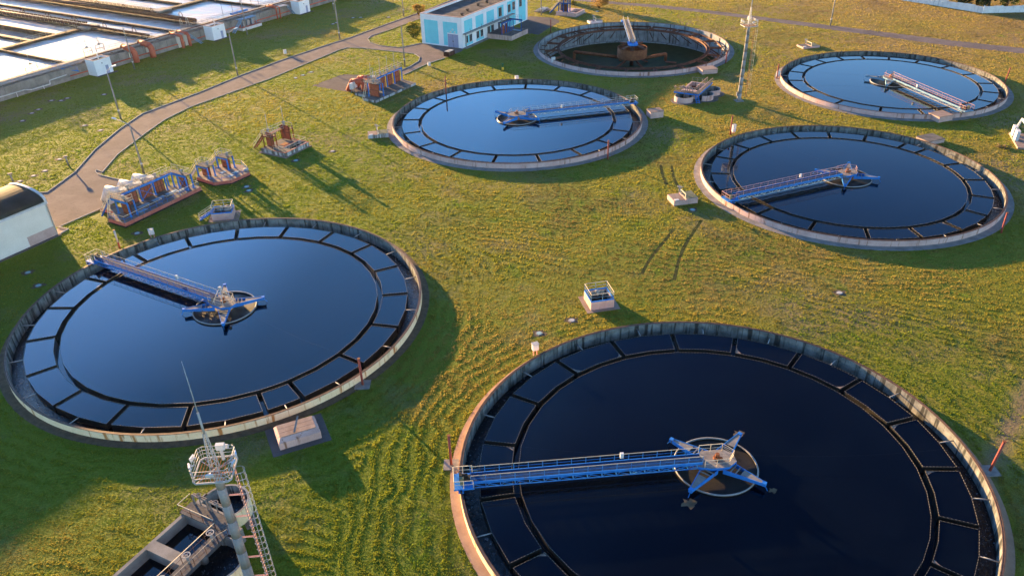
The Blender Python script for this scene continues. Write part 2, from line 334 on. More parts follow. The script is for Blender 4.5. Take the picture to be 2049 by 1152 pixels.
sheet('yard',pp([(1048,40),(1060,33),(1105,36),(1120,42),(1118,46),(1098,57),(1078,70),(1058,68),(1040,60)]),.012,M['asphalt_grey'])
sheet('path',pp([(1030,0),(1150,2),(1240,10),(1300,15),(1400,25),(1530,42),(1700,65),(1900,92),(2049,108),(2200,125),(2200,113),(2049,97),(1900,81),(1700,56),(1530,35),(1400,19),(1300,9),(1240,5),(1150,-3),(1030,-8)]),.012,M['asphalt'])
sheet('pavement.001',pp([(623,172),(686,149),(760,152),(745,185),(694,184)]),.008,M['asphalt_grey'])
def kerb(pts,name='kerb',w=.16,h=.13):
    b=MB(); q=pp(pts)
    for a,c_ in zip(q[:-1],q[1:]): b.bar(a+Vector((0,0,h/2)),c_+Vector((0,0,h/2)),w,h)
    tag(b.build(name,M['kerb']),kind='structure')
kerb([(40,388)]+R_up); kerb([(235,310),(205,345),(193,340),(191,344),(197,350),(225,357),(262,364)]+[]); kerb(R_lo[1:9]+[(694,96),(727,97),(773,102),(828,108),(840,115),(838,123),(820,134),(800,142)])
kerb([(843,87),(800,96),(760,92),(741,86),(736,79),(742,72),(775,62),(850,34)]); kerb([(117,455),(207,416),(240,400)]); kerb([(809,150),(830,140),(858,127),(890,117)])
def soil(pts,name='soil_patch',mat='soil',z=.006): sheet(name,pp(pts),z,M[mat])
def strip(pts,w_,z,mat,name):
    q=pp(pts)
    for a,c_ in zip(q[:-1],q[1:]): pass
    b=MB(); L=[];Rr=[]
    for i,p in enumerate(q):
        d=(q[min(i+1,len(q)-1)]-q[max(i-1,0)]).normalized(); n=Vector((-d.y,d.x,0))*w_*(.8+.4*random.random()); L.append(p+n);Rr.append(p-n)
    vs=[(v.x,v.y,z) for v in L+Rr]; n=len(q); b.add(vs,[(i,n+i,n+i+1,i+1) for i in range(n-1)]); tag(b.build(name,M[mat]),kind='structure')
for tr_ in ([(1404,440),(1385,468),(1368,495),(1357,525),(1349,560)],[(1347,460),(1330,482),(1312,503),(1296,525),(1284,548)],[(1344,332),(1346,348),(1352,365),(1362,380),(1376,392)],[(1322,330),(1326,350),(1334,370)]): strip(tr_,.27,.005,'rut','tyre_track')
# ------------------------------------------------------------------ clarifier tanks
ZW=.40
ANG={'A':[6.1,25.2,44.8,63.6,82.4,101.2,119.6,138.4,157.6,176.9,196,215.8,235.6,255.2,275.4,295.9,306,326.2,346.4],
'B':[16,34.6,52.8,71.5,90.2,109.1,128.3,148.5,168.9,189,209.6,229,248,267,286,304,321,338.1,356.8],
'C':[5.5,25,45,64.2,83.7,103.1,121.2,140,158.3,176.8,196.9,217.1,237.3,258,279,298.9,318.6,337.2,355.5][:18],
'E':[12.8,32.2,42.2,60.9,78.7,96.5,113.4,131.5,150.4,170.8,189,214.8,236.8,258.3,278.1,296.5,315.6,334.7,353.9],
'D':[11.5,30.6,49.9,68.3,85.6,101.6,117.9,134,151.9,171.2,194.6,218.7,243.1,265.2,275.2,295,314.6,333.6,352],
'F':[11,30,49,68,87,106,125,144,163,182,201,220,239,258,277,296,315,334,353]}
def pol(r,a): return (r*math.cos(R(a)),r*math.sin(R(a)))
def tank(k,label,wallmat,apronmat,aw,empty=False):
    x,y,r=TANKS[k]; T=thing('clarifier_tank',label,'settling tank',(x,y,0),0,'round clarifier tanks on the grass')
    ri=r-.32; zb=-1.5 if not empty else -4.7
    MB().ring(ri,r,zb,1.0,128,mis=(0,1,2)).build('outer_wall',[M[wallmat],M['concrete'],M['wetwall' if not empty else 'tankwall']],T)
    b=MB(); b.ring(r-.14,r-.02,1.0,1.07,128,mi=0); b.ring(r-.30,r-.22,1.0,1.06,128,mi=0); b.build('rim_rail',[M['rim']],T)
    if aw: MB().ring(r,r+aw,.0,.04,128,mis=(0,0,0),zin=.09).build('apron',[M[apronmat]],T)
    an=ANG[k]; n=len(an); ro=.925*r; r1=.797*r; r0=.770*r; hw=.31; pm=('weir' if not empty else 'rust_dark')
    big=k in('A','B')
    def ringpts(rr):
        out=[]
        for i,a in enumerate(an):
            a2=an[(i+1)%n]+(360 if i==n-1 else 0); out+= [a,(a+a2)/2]
        return [pol(rr,a) for a in out]
    def plate(b,p,q,z0,z1,th=.05): b.bar((p[0],p[1],(z0+z1)/2),(q[0],q[1],(z0+z1)/2),th,z1-z0)
    def teeth(b,p,q,st):
        L=math.hypot(q[0]-p[0],q[1]-p[1]); m=max(1,int(L/st))
        for i in range(m):
            t0,t1=(i+.1)/m,(i+.62)/m
            b.bar((p[0]+(q[0]-p[0])*t0,p[1]+(q[1]-p[1])*t0,ZW+.045),(p[0]+(q[0]-p[0])*t1,p[1]+(q[1]-p[1])*t1,ZW+.04),.035,.035)
    lip=MB(); st=.34 if big else .8
    # weir plates leave gaps where radial troughs cross them
    def off(a,rr,sgn):   # point at radius rr on the side plate of the radial trough at angle a
        p=pol(rr,a); return (p[0]-sgn*hw*math.sin(R(a)),p[1]+sgn*hw*math.cos(R(a)))
    bo=MB(); bi=MB(); bc=MB()
    for i,a in enumerate(an):
        a2=an[(i+1)%n]+(360 if i==n-1 else 0); am=(a+a2)/2
        po=[off(a,ro,1),pol(ro,am),off(a2,ro,-1)]; p1=[off(a,r1,1),pol(r1,am),off(a2,r1,-1)]
        for j in (0,1):
            plate(bo,po[j],po[j+1],-1.2 if not empty else .0,ZW+.03); plate(bi,p1[j],p1[j+1],-.75 if not empty else 0,ZW+.03)
            if not empty: teeth(lip,po[j],po[j+1],st); teeth(lip,p1[j],p1[j+1],st)
    rp=ringpts(r0)
    for i in range(len(rp)):
        plate(bc,rp[i],rp[(i+1)%len(rp)],-.75 if not empty else 0,ZW+.03)
        if not empty: teeth(lip,rp[i],rp[(i+1)%len(rp)],st)
    if empty:   # trough floors show when the tank is drained
        for i in range(len(rp)):
            q=ringpts(r1); j=(i+1)%len(rp); bc.add([(*rp[i],.05),(*rp[j],.05),(*q[j],.05),(*q[i],.05)],[(0,1,2,3)])
    bo.build('outer_weir',M[pm],T); bi.build('inner_weir',M[pm],T); bc.build('inner_baffle',M[pm],T)
    for i,a in enumerate(an):
        b=MB()
        for sg in (1,-1):
            p,q=off(a,r1-.05,sg),off(a,ro,sg); plate(b,p,q,-.75 if not empty else .05,ZW+.03)
            if not empty: teeth(lip,p,q,st)
        if empty:
            p=[off(a,r1-.05,1),off(a,ro,1),off(a,ro,-1),off(a,r1-.05,-1)]; b.add([(*e,.08) for e in p],[(0,1,2,3)])
        b.build('radial_trough',M[pm],T)
        if not empty:
            a2=an[(i+1)%n]+(360 if i==n-1 else 0); am=(a+a2)/2; p,q=pol(ro,am),pol(ri,am)
            MB().tube((*p,.34),(*q,.42),.07,6).build('strut',M['steel'],T)
    if k in 'BE':
        for i,a in enumerate(an):
            if (i*7)%5<3:
                p0=off(a,r1+.06,1 if i%3 else -1); g_=random.uniform(.9,1.7); sg=1 if i%3 else -1; e1=pol(r1+.06,a+sg*(1.0+g_)); e2=off(a,r1+.06+g_*.8,sg); m_=pol(r1+.2+.25*g_,a+sg*(.9+.35*g_))
                b=MB(); b.add([(*p0,ZW+.008),(*e1,ZW+.008),(*m_,ZW+.008),(*e2,ZW+.008)],[(0,1,2,3)]); b.build('foam_patch',M['patch'],T)
    if not empty: lip.build('weir_lip',M['lip'],T)['kind']='stuff'   # hundreds of weir teeth
    wb=MB()
    if not empty:
        # pool water: centre disc, sectors between the troughs, troughs, lower outer channel
        c0=[(*p,ZW) for p in rp]; wb.add(c0,[tuple(range(len(c0)))],0)
        for i,a in enumerate(an):
            a2=an[(i+1)%n]+(360 if i==n-1 else 0); am=(a+a2)/2
            q=[off(a,r1,1),pol(r1,am),off(a2,r1,-1),off(a2,ro,-1),pol(ro,am),off(a,ro,1)]
            wb.add([(*e,ZW) for e in q],[(0,1,4,5),(1,2,3,4)],0)
        wb.ring(r0-.1,ro+.03,-.9,-.42,96,mi=2); wb.ring(ro-.6,ri+.1,-1.4,-.72,96,mi=1)
        rw=4.25
        wb.build('water',[M['pool'],M['chan'],M['trough']],None,(x,y,0)); tag(COL.objects[-1],kind='structure')
        b=MB(); m=48
        for i in range(m):
            a,c_=2*PI*i/m,2*PI*(i+1)/m; b.tube((rw*math.cos(a),rw*math.sin(a),ZW+.16),(rw*math.cos(c_),rw*math.sin(c_),ZW+.16),.09,6,caps=False)
        b.ring(rw-.04,rw+.04,ZW-.4,ZW+.12,48,mi=1); b.build('center_well',[M['steel'],M['weir']],T)
        sc=MB(); sc.add([(rw*math.cos(2*PI*i/m),rw*math.sin(2*PI*i/m),ZW+.012) for i in range(m)],[tuple(range(m))]); o=sc.build('scum_surface',M['scum'],T)
    else:
        b=MB(); b.add([(ri*math.cos(2*PI*i/96),ri*math.sin(2*PI*i/96),-4.65) for i in range(96)],[tuple(range(96))]); b.build('tank_floor',M['tankwall'],T)
        b=MB(); b.ring(ri-1.1,ri,-4.65,-4.2,96,mi=0); b.build('floor_ledge',M['tankwall'],T)
        b=MB(); b.add([(x+(ri-1.05)*math.cos(2*PI*i/96),y+(ri-1.05)*math.sin(2*PI*i/96),-4.45) for i in range(96)],[tuple(range(96))]); tag(b.build('water',M['sludge']),kind='structure')
        for i in range(38):
            a=an[i//2]+(9.5 if i%2 else 0); p,q=pol(ri,a),pol(r1,a); z0=-3.4
            b=MB(); b.bar((*p,z0),(*q,-.4),.14,.2); b.bar((*p,-.5),(*pol(ro,a),-.5),.12,.18); b.build('bracket',M['rust_dark'],T)
        for i in range(64):
            a=i*360/64; p=pol(ri-.08,a); b=MB(); b.bar((*p,-4.3),(*p,.9),.14,.14)
            if i%2==0: b.build('wall_rib',M['wetwall'],T)
        b=MB(); b.ring(3.9,4.0,-2.2,.35,48,mi=0); 
        for z in (-2.1,-.9,.3): b.ring(4.0,4.06,z-.06,z+.06,48)
        b.build('feed_drum',M['rust'],T)
        b=MB()
        for a in (20,80,140,200,260,320): b.bar((*pol(3.9,a),.1),(0,0,.9),.22,.3)
        b.tube((0,0,-4.6),(0,0,1.0),.5,12); 
        for a in (30,120,210,300): b.bar((*pol(5.5,a),-4.4),(*pol(.5,a),-2.2),.35,.45)
        b.build('drum_support',M['rust_dark'],T)
        b=MB(); q1,q2=(-15.2,6.5,-2.2),(-3.0,1.2,-2.6); b.tube(q1,q2,.42,10); b.tube(q1,(q1[0],q1[1],-4.2),.4,10); b.build('scraper_pipe',M['rust'],T)
        b=MB(); q1,q2=(9.5,1.2,-2.0),(3.2,-1.0,-2.4); b.tube(q1,q2,.42,10); b.tube(q1,(q1[0],q1[1],-3.8),.4,10); b.bar((9.5,.9,-4.0),(12.4,.2,-4.2),1.2,.1); b.build('scraper_pipe',M['rust'],T)
        for (px,py,sx_,sy_) in ((-11.5,-15.2,1.6,.7),(-8,-18.2,2.2,.6),(-4.5,-19.6,1.4,.5),(3.2,-20,1.6,.5),(10,-12.5,1.6,.6),(4.8,-9.6,1.0,.5),(-3.6,-9.4,2.2,.5)):
            b=MB(); b.add([(px+sx_*math.cos(2*PI*i/14)*(1+.25*math.sin(3*i)),py+sy_*math.sin(2*PI*i/14),-4.44) for i in range(14)],[tuple(range(14))]); b.build('ice_sheet',M['lid'],T)
    return T
tank('A','left foreground clarifier, full of dark blue water, with rust-streaked cream wall','cream_wall','bare_soil',1.0)
tank('B','nearest clarifier at lower right, full of almost black water inside a grey wall','cream_wall','apron_red',1.0)
tank('C','middle clarifier full of pale blue water behind the red sluice station','pink_wall','apron',1.25)
tank('E','right middle clarifier full of deep blue water with its bridge pointing lower left','pink_wall','apron',1.2)
tank('D','far right clarifier full of bright blue water with pale truss bridge','pink_wall','apron',1.25)
tank('F','drained clarifier showing rusty drum and bare troughs beside the cyan building','pink_wall','apron',1.25,True)
# ------------------------------------------------------------------ scraper bridges
def bridge(k,ang,label,rail,girder,truss,tower=False,gz=.0):
    x,y,r=TANKS[k]; T=thing('scraper_bridge',label,'scraper bridge',(x,y,0),ang,'rotating scraper bridges across the clarifiers')
    g,tm,rm=M[girder],M[truss],M[rail]; x0,x1=1.7,r-1.2; hw=.66; zd=1.78; zc=1.0
    MB().box(x0,x1,-hw+.04,hw-.04,zd-.06,zd).build('deck',M['deck'],T)
    n=max(8,round((x1-x0)/1.45))
    for sg in (1,-1):
        yy=sg*hw
        MB().box(x0,x1,yy-.04,yy+.04,zd-.27,zd+.04).build('girder',g,T)
        b=MB(); b.bar((x0,yy,zc),(x1,yy,zc),.075,.085)
        for i in range(n+1):
            xx=x0+(x1-x0)*i/n; b.bar((xx,yy,zc),(xx,yy,zd-.25),.05)
            if i<n:
                xn=x0+(x1-x0)*(i+1)/n; 
                if k in 'AB' or i%2==0: b.bar((xx,yy,zc),(xn,yy,zd-.25),.055)
                if (k in 'AB' and i<5) or (k not in 'AB' and i%2==1): b.bar((xx,yy,zd-.25),(xn,yy,zc),.055)
        b.build('truss',tm,T)
        b=MB(); b.rail([(x0,yy,zd+.02),(x1,yy,zd+.02)],.82,.032,(x1-x0)/n,mi=0,mtop=1); b.build('handrail',[g if k in 'AB' else rm,rm],T)
    b=MB()
    for i in range(n):
        xx=x0+(x1-x0)*i/n; b.bar((xx,-hw,zc+.02),(xx,hw,zc+.02),.05); b.bar((xx,-hw,zc+.02),(xx+(x1-x0)/n,hw,zc+.02),.04)
    b.build('bracing',tm,T)
    # carriage running on the rim
    b=MB(); b.box(r-1.5,r+.55,-1.0,1.25,1.32,1.5); b.box(r-.42,r+.12,-1.3,1.5,1.14,1.32)
    b.build('end_carriage',g,T)
    for yy in (-1.15,1.35):
        MB().tube((r-.26,yy,1.24),(r-.06,yy,1.24),.17,12).build('wheel',M['dark'],T)
    b=MB(); b.box(r-1.2,r-.4,-.5,.1,1.5,1.75); b.tube((r-.9,-.2,1.95),(r-.2,-.2,1.95),.2,10); b.box(r-.35,r-.05,-.45,.05,1.5,2.2); b.build('drive_unit',M['dark'],T)
    MB().box(r-.5,r-.1,.35,.7,1.5,2.35).build('control_cabinet',M['greenslab'],T)
    b=MB(); b.rail([(r-1.4,1.2,1.5),(r+.5,1.2,1.5),(r+.5,-.95,1.5),(r-1.4,-.95,1.5)],1.0,.04,1.0); b.build('end_railing',rm,T)
    MB().box(9.6,9.95,-hw-.22,-hw+.05,zd+.3,zd+.9).build('switch_box',M['white'],T)
    # platform over the centre well
    hexp=[(2.2,.95),(.9,1.35),(-.9,1.35),(-1.9,.6),(-1.9,-.6),(-.9,-1.35),(.9,-1.35),(2.2,-.95)]
    MB().prism(hexp,1.15,1.5,0,1).build('center_platform',[g,M['plate']],T)
    b=MB(); b.rail([(1.6,-1.15,1.5),(-.9,-1.15,1.5),(-1.75,0,1.5),(-.9,1.15,1.5),(1.6,1.15,1.5)],.95,.035,1.2); b.build('center_railing',rm,T)
    b=MB(); b.tube((0,0,1.5),(0,0,1.75),.38,12); b.tube((0,0,1.75),(0,0,2.2),.22,10); b.tube((-.5,.2,1.7),(.1,.2,1.7),.16,8); b.build('pivot_drive',M['rust'],T)
    if tower:
        b=MB()
        for p in ((1.0,1.0),(1.0,-1.0),(-1.0,-1.0),(-1.0,1.0)): b.bar((p[0],p[1],1.5),(p[0]*.1,p[1]*.1,3.6),.09)
        b.bar((.6,.6,2.3),(-.6,-.6,2.3),.06); b.bar((.6,-.6,2.3),(-.6,.6,2.3),.06); b.box(-.18,.18,-.18,.18,3.5,3.85); b.build('pivot_mast',M['rail_white'],T)
    for a in (45,135,225,315):
        ca,sa=math.cos(R(a)),math.sin(R(a)); q=lambda u,v,z: (u*ca-v*sa,u*sa+v*ca,z)
        b=MB(); L=5.35
        for sg in (1,-1):
            vs=[q(1.2,sg*.85,.75),q(1.2,sg*.85,1.3),q(L,sg*.18,1.3),q(L,sg*.18,.98)]; vs2=[q(1.2,sg*.79,.75),q(1.2,sg*.79,1.3),q(L,sg*.12,1.3),q(L,sg*.12,.98)]
            b.add(vs+vs2,[(0,1,2,3),(4,5,6,7),(0,1,5,4),(1,2,6,5),(2,3,7,6),(3,0,4,7)],0)
        b.add([q(2.9,.52,1.27),q(2.9,-.52,1.27),q(L,-.12,1.27),q(L,.12,1.27)],[(0,1,2,3)],1)
        for u in (1.9,2.4): hv=.85-.67*(u-1.2)/(L-1.2); b.bar(q(u,hv,1.22),q(u,-hv,1.22),.1,.12,1)
        b.bar(q(L-.25,-.22,1.32),q(L+.12,-.22,1.32),.05,.05); b.prism([q(L-.3,-.2,0)[:2],q(L+.1,-.2,0)[:2],q(L+.1,.2,0)[:2],q(L-.3,.2,0)[:2]],.95,1.36,0)
        b.bar(q(L,0,1.0),q(L+.35,0,.45),.05); b.build('star_arm',[g,M['plate']],T)
    return T
bridge('A',149.5,'blue scraper bridge with cream handrails on the left foreground clarifier','rail_cream','blue','blue',True)
bridge('B',184.6,'blue scraper bridge with cream handrails and lit star arms on the nearest black clarifier','rail_cream','blue','blue')
x_,y_,_r=TANKS['B']
for a_,q_ in ((184.6+225,1.0),(184.6+45,1.25),(184.6+135,.7)):
    b=MB(); p_=pol(5.9+.3*q_,a_+4); b.add([(x_+p_[0]+q_*(.75+.3*math.sin(i*2.1))*math.cos(2*PI*i/12)*.8,y_+p_[1]+q_*(.6+.25*math.sin(i*3.7))*math.sin(2*PI*i/12)*.8,ZW+.008) for i in range(12)],[tuple(range(12))])
    tag(b.build('floating_scum',M['bare_soil']),'brown scum clot afloat by '+('the upper right' if a_>400 else 'the lower left' if a_<240 else 'the lower right')+' star arm of the nearest clarifier','scum','scum clots at the star arm tips')
bridge('C',13.0,'blue scraper bridge with pale handrails reaching the far right rim of the middle clarifier','rail_white','blue','blue_pale')
bridge('E',201.8,'blue scraper bridge with pink handrails on the right middle clarifier','rail_pink','blue','blue_pale')
bridge('D',284.8,'pale truss scraper bridge with pink top rails on the far right clarifier','rail_pink','blue_pale','steel')
x,y,r=TANKS['F']
def bridgeF():
    T=thing('scraper_bridge','pale walkway bridge above the rusty drum of the drained clarifier','scraper bridge',(x,y,0),87,'rotating scraper bridges across the clarifiers')
    MB().box(.5,r+.2,-.6,.6,1.5,1.56).build('deck',M['deck_grey'],T)
    for sg in (1,-1):
        MB().box(.5,r+.2,sg*.65-.05,sg*.65+.05,1.1,1.62).build('girder',M['blue_dark'],T)
        b=MB(); b.rail([(.5,sg*.65,1.6),(r+.2,sg*.65,1.6)],1.0,.035,1.6); b.build('handrail',M['steel'],T)
    MB().box(r-1,r+.8,-1.2,1.2,1.1,1.45).build('end_carriage',M['blue'],T)
    MB().box(-1.6,1.6,-1.3,1.3,1.0,1.45).build('center_platform',M['blue'],T)
    b=MB(); b.tube((0,0,1.4),(0,0,2.4),.35,10); b.bar((.6,-.8,1.5),(.6,-.8,2.7),.1); b.build('pivot_drive',M['steel'],T)
    b=MB()
    for a in (40,140,220,320): b.bar((*pol(1.0,a),1.1),(*pol(4.6,a),.7),.5,.35)
    b.build('star_arm',M['rust_dark'],T)
bridgeF()
# ------------------------------------------------------------------ buildings
def excl(q): EXC_POLY.append([(p[0],p[1]) for p in q])
def frame_on(o,ang): return xf(o,ang)
# cyan panelled pump building: local x along the long side, y into the building
CO=P(838/7.88+820,770/7.88); CA=59.3
T=thing('pump_building','long white building with bright cyan panels and flat dark roof','building',CO,CA)
L,D,Hh=37.0,13.7,8.05
b=MB(); b.box(0,L,0,.3,0,Hh); b.box(0,L,D-.3,D,0,Hh); b.box(0,.3,.3,D-.3,0,Hh); b.box(L-.3,L,.3,D-.3,0,Hh); b.build('wall',M['white_wall'],T)
MB().box(.3,L-.3,.3,D-.3,Hh-.75,Hh-.55).build('roof',M['felt'],T)
b=MB(); 
for q in ((-.06,L+.06,-.06,.36),(-.06,L+.06,D-.36,D+.06),(-.06,.36,.36,D-.36),(L-.36,L+.06,.36,D-.36)): b.box(*q,Hh,Hh+.1)
b.build('parapet_cap',M['pink'],T)
for (px,py) in ((5,3.0),(10,4.4),(17,5.2),(21.5,5.0),(27,4.5),(29,7)):
    b=MB(); b.tube((px,py,Hh-.6),(px,py,Hh-.1),.35,12); b.tube((px,py,Hh-.1),(px,py,Hh+.12),.62,14,.3); b.build('roof_vent',M['felt'],T)
# gable end panels and door (x=0 face)
def panel(x0,x1,y0,y1,z0,z1): 
    MB().box(x0,x1,y0,y1,z0,z1).build('panel',M['cyan'],T)
panel(-.03,0.0,7.9,12.5,.35,6.6); panel(-.03,0,1.5,6.2,3.75,6.6); panel(-.03,0,4.9,6.2,.35,3.75)
d=MB(); d.box(-.06,0,1.35,4.8,.05,3.5).build('door',M['door'],T)
d=MB(); d.box(-.09,-.06,3.05,3.1,.1,3.4); d.box(-.11,-.06,2.85,2.95,1.5,1.8); d.box(-.11,-.06,3.2,3.3,1.5,1.8); d.build('door_handle',M['dark'],[o for o in COL.objects if o.name.startswith('door')][-1])
for (py,pz) in ((2.4,4.1),(3.05,4.75),(3.7,4.1)):
    b=MB(); b.tube((-.16,py,pz),(0,py,pz),.24,12); b.build('wall_vent',M['white'],T)
def window(x0,x1,z0,z1):
    b=MB(); b.box(x0,x1,-.05,0,z0,z0+.1); b.box(x0,x1,-.05,0,z1-.1,z1); b.box(x0,x0+.1,-.05,0,z0+.1,z1-.1); b.box(x1-.1,x1,-.05,0,z0+.1,z1-.1); xm=(x0+x1)/2; b.box(xm-.05,xm+.05,-.05,0,z0+.1,z1-.1)
    b.box(x0-.05,x1+.05,-.14,0,z0-.08,z0)
    f=b.build('window',M['rail_white'],T)
    g=MB(); g.box(x0+.1,xm-.05,-.025,0,z0+.1,z1-.1); g.box(xm+.05,x1-.1,-.025,0,z0+.1,z1-.1); g.build('pane',M['glass'],f)
bays=[(1.2,5.3),(7.1,11.2),(13.0,17.1),(19.0,22.6),(24.6,29.6),(31.4,35.8)]
for i,(a,e) in enumerate(bays):
    if i<3: panel(a,e,-.03,0,3.95,7.0)
    if i<4:
        panel(a,e,-.03,0,.3,.95); wl=(e-a); xs=[a+.15,a+wl/2+.25] 
        panel(a+wl*.5-.35,a+wl*.5+.2,-.03,0,.95,3.0)
        for q in xs: window(q,q+wl/2-.6,1.0,2.95)
    if i==3: panel(a,e,-.03,0,3.95,7.2); 
    if i>3: panel(a,e,-.03,0,.3,7.4)
for (a,e,z0,z1) in ((19.6,21.4,4.3,6.8),(25.0,26.6,4.4,6.6),(27.6,29.2,4.6,6.9),(31.8,33.4,4.7,7.1)):
    b=MB(); b.box(a,e,-.09,-.03,z0,z0+.1); b.box(a,e,-.09,-.03,z1-.1,z1); b.box(a,a+.1,-.09,-.03,z0,z1); b.box(e-.1,e,-.09,-.03,z0,z1); b.box((a+e)/2-.04,(a+e)/2+.04,-.09,-.03,z0,z1); b.box(a-.05,e+.05,-.16,-.03,z0-.08,z0)
    f=b.build('window',M['rail_white'],T); MB().box(a+.1,e-.1,-.06,-.03,z0+.1,z1-.1).build('pane',M['glass'],f)
b=MB(); b.box(.3,27.5,-1.0,0,3.62,3.86); b.box(.3,.5,-1.0,-.8,0,3.62); b.build('canopy',M['steel'],T)
for px in (3.2,9.2,15.0): MB().tube((px,-.6,3.86),(px,-.6,4.7),.05,6).build('canopy_stub',M['dark'],T)
MB().box(0,15,-1.2,0,.0,.12).build('plinth_path',M['apron'],T)
X=frame_on(CO,CA); excl([X(-.3,-1.3),X(L,-1.3),X(L,D),X(-.3,D)])
# cream barrel-roofed hall at the left edge
HO=P(117,470); HA=58.8; T=thing('barrel_hall','cream hall with dark barrel roof cut off by the left edge','building',HO,HA)
W_,L_,E_=10.2,26.0,5.95
b=MB(); b.box(-L_,0,0,.3,0,E_); b.box(-L_,0,W_-.3,W_,0,E_)
arc=[(W_/2-W_/2*math.cos(PI*i/16), E_+1.5*math.sin(PI*i/16)) for i in range(17)]
gv=[(0,y,0) for y in (0,)]; pts=[(0.0,0.0)]+[(a[0],a[1]) for a in arc]+[(W_,0.0)]
for xx in (-.3,0.0,-L_,-L_+.3): pass
for xa,xb in ((-.3,0.0),(-L_,-L_+.3)):
    n=len(pts); b.add([(xa,p[0],p[1]) for p in pts]+[(xb,p[0],p[1]) for p in pts],[tuple(range(n)),tuple(range(2*n-1,n-1,-1))]+[(i,i+1,n+i+1,n+i) for i in range(n-1)])
b.build('wall',M['hall_wall'],T)
b=MB()
for i in range(16):
    (y0,z0),(y1,z1)=arc[i],arc[i+1]; b.add([(-L_-.2,y0,z0+.05),(-.25,y0,z0+.05),(-.25,y1,z1+.05),(-L_-.2,y1,z1+.05),(-L_-.2,y0,z0+.2),(-.25,y0,z0+.2),(-.25,y1,z1+.2),(-L_-.2,y1,z1+.2)],[(4,5,6,7),(0,1,5,4),(3,2,1,0)])
b.build('roof',M['hall_roof'],T)
b=MB()
for i in range(16):
    (y0,z0),(y1,z1)=arc[i],arc[i+1]; vs=[(xx,y,z+dz) for xx in (-.25,.18) for (y,z) in ((y0,z0),(y1,z1)) for dz in (-.1,.34)]
    b.add(vs,[(1,5,7,3),(0,2,6,4),(4,6,7,5),(0,1,3,2)])
b.build('gable_trim',M['white'],T)
MB().box(-L_,.1,-.18,-.0,E_-.35,E_-.05).build('eave_gutter',M['white'],T)
MB().box(-L_,.3,-.5,0,0,.14).build('plinth_path',M['asphalt_grey'],T)
MB().box(-4.9,-.25,-.02,0,.1,1.75).build('patched_panel',M['pink'],T)
X=frame_on(HO,HA); excl([X(-L_,-.6),X(.4,-.6),X(.4,W_),X(-L_,W_)])
b=MB(); q=pp([(117,455),(137,459),(121,468)])
for a_,c_ in zip(q[:-1],q[1:]): b.bar(a_+Vector((0,0,.08)),c_+Vector((0,0,.08)),.16,.16)
tag(b.build('kerb',M['kerb']),kind='structure'); sheet('pavement.002',pp([(117,455),(137,459),(121,468),(117,470),(108,461)]),.012,M['slabtop_brown'])
# ------------------------------------------------------------------ aeration basins, upper left
BO=P(0,203); BA=58.8; B_=xf(BO,BA)
T=thing('aeration_basin','large concrete basins of foaming white water with pipes and walkways','basin',BO,BA)
Z1=3.4; ZF=2.75
b=MB(); b.box(-60,135,0,.4,0,Z1-.5); b.box(-60,135,.4,3.0,0,1.2)
for i in range(46): u=-50+4*i; b.box(u,u+.35,-.18,0,0,Z1-.5)
b.build('outer_wall',M['concrete'],T)
MB().box(-60,135,-.45,0,0,.9).build('footing',M['concrete'],T)
b=MB(); b.box(-60,135,2.6,4.2,Z1-.25,Z1); b.box(-60,135,3.0,3.4,1.2,Z1-.25); b.build('walkway',M['concrete'],T)
b=MB(); b.rail([(-60,2.7,Z1),(22,2.7,Z1)],1.05,.045,2.0); b.rail([(-60,4.1,Z1),(22,4.1,Z1)],1.05,.045,2.0); b.rail([(29,4.1,Z1),(135,4.1,Z1)],1.05,.045,2.0); b.rail([(58,2.7,Z1),(135,2.7,Z1)],1.05,.045,2.0); b.build('walkway_railing',M['steel'],T)
for (w0,z,r_,m,u0,u1) in ((1.0,Z1-.2,.16,'steel',-60,24),(1.6,Z1-.15,.22,'steel',-60,135),(2.1,Z1+.15,.12,'rust_dark',26,135)):
    b=MB(); b.tube((u0,w0,z),(u1,w0,z),r_,8)
    for i in range(int((u1-u0)/5)): u=u0+2+5*i; b.bar((u,.2,z-r_-.05),(u,3.0,z-r_-.05),.15,.1)
    b.build('air_pipe',M[m],T)
b=MB(); b.pipe([(-60,-.7,1.1),(6.3,-.7,1.1),(7.6,-1.5,.9),(12.5,-1.5,.9),(13.0,-.9,1.6),(18,-.7,1.7)],.13,8)
for u in (-8,-2,4,11): b.bar((u,-.9,0),(u,-.9,1),.12)
b.build('drain_pipe',M['white'],T)
b=MB(); b.tube((19,-.35,1.0),(135,-.35,1.0),.16,8); b.build('drain_pipe',M['redpipe'],T)
def longwall(u,w0,w1,hw,mat='concrete_dark',top=Z1): MB().box(u-hw,u+hw,w0,w1,0,top).build('partition_wall',M[mat],T)
longwall(21.5,4.2,33,.3); longwall(49.2,4.2,120,1.0); longwall(57.2,4.2,120,.3); longwall(66.3,4.2,120,.5); longwall(73.5,33,120,1.3); longwall(92.7,4.2,120,.35); longwall(39.3,35,120,.35); longwall(31,35,120,.35); longwall(84,33,120,.4); longwall(12,34,120,.4); longwall(2,34,120,.4)
for u0,u1,w0 in ((-60,49,33.6),(70,94,31)): MB().box(u0,u1,w0-.9,w0+.9,0,Z1).build('partition_wall',M['concrete_dark'],T)
b=MB(); b.box(46.5,51.5,30.5,34.5,Z1-.3,Z1+.35); b.build('junction_platform',M['concrete'],T)
b=MB(); b.box(71.5,76.5,28.6,32.6,Z1-.3,Z1+.3); b.build('junction_platform',M['concrete'],T)
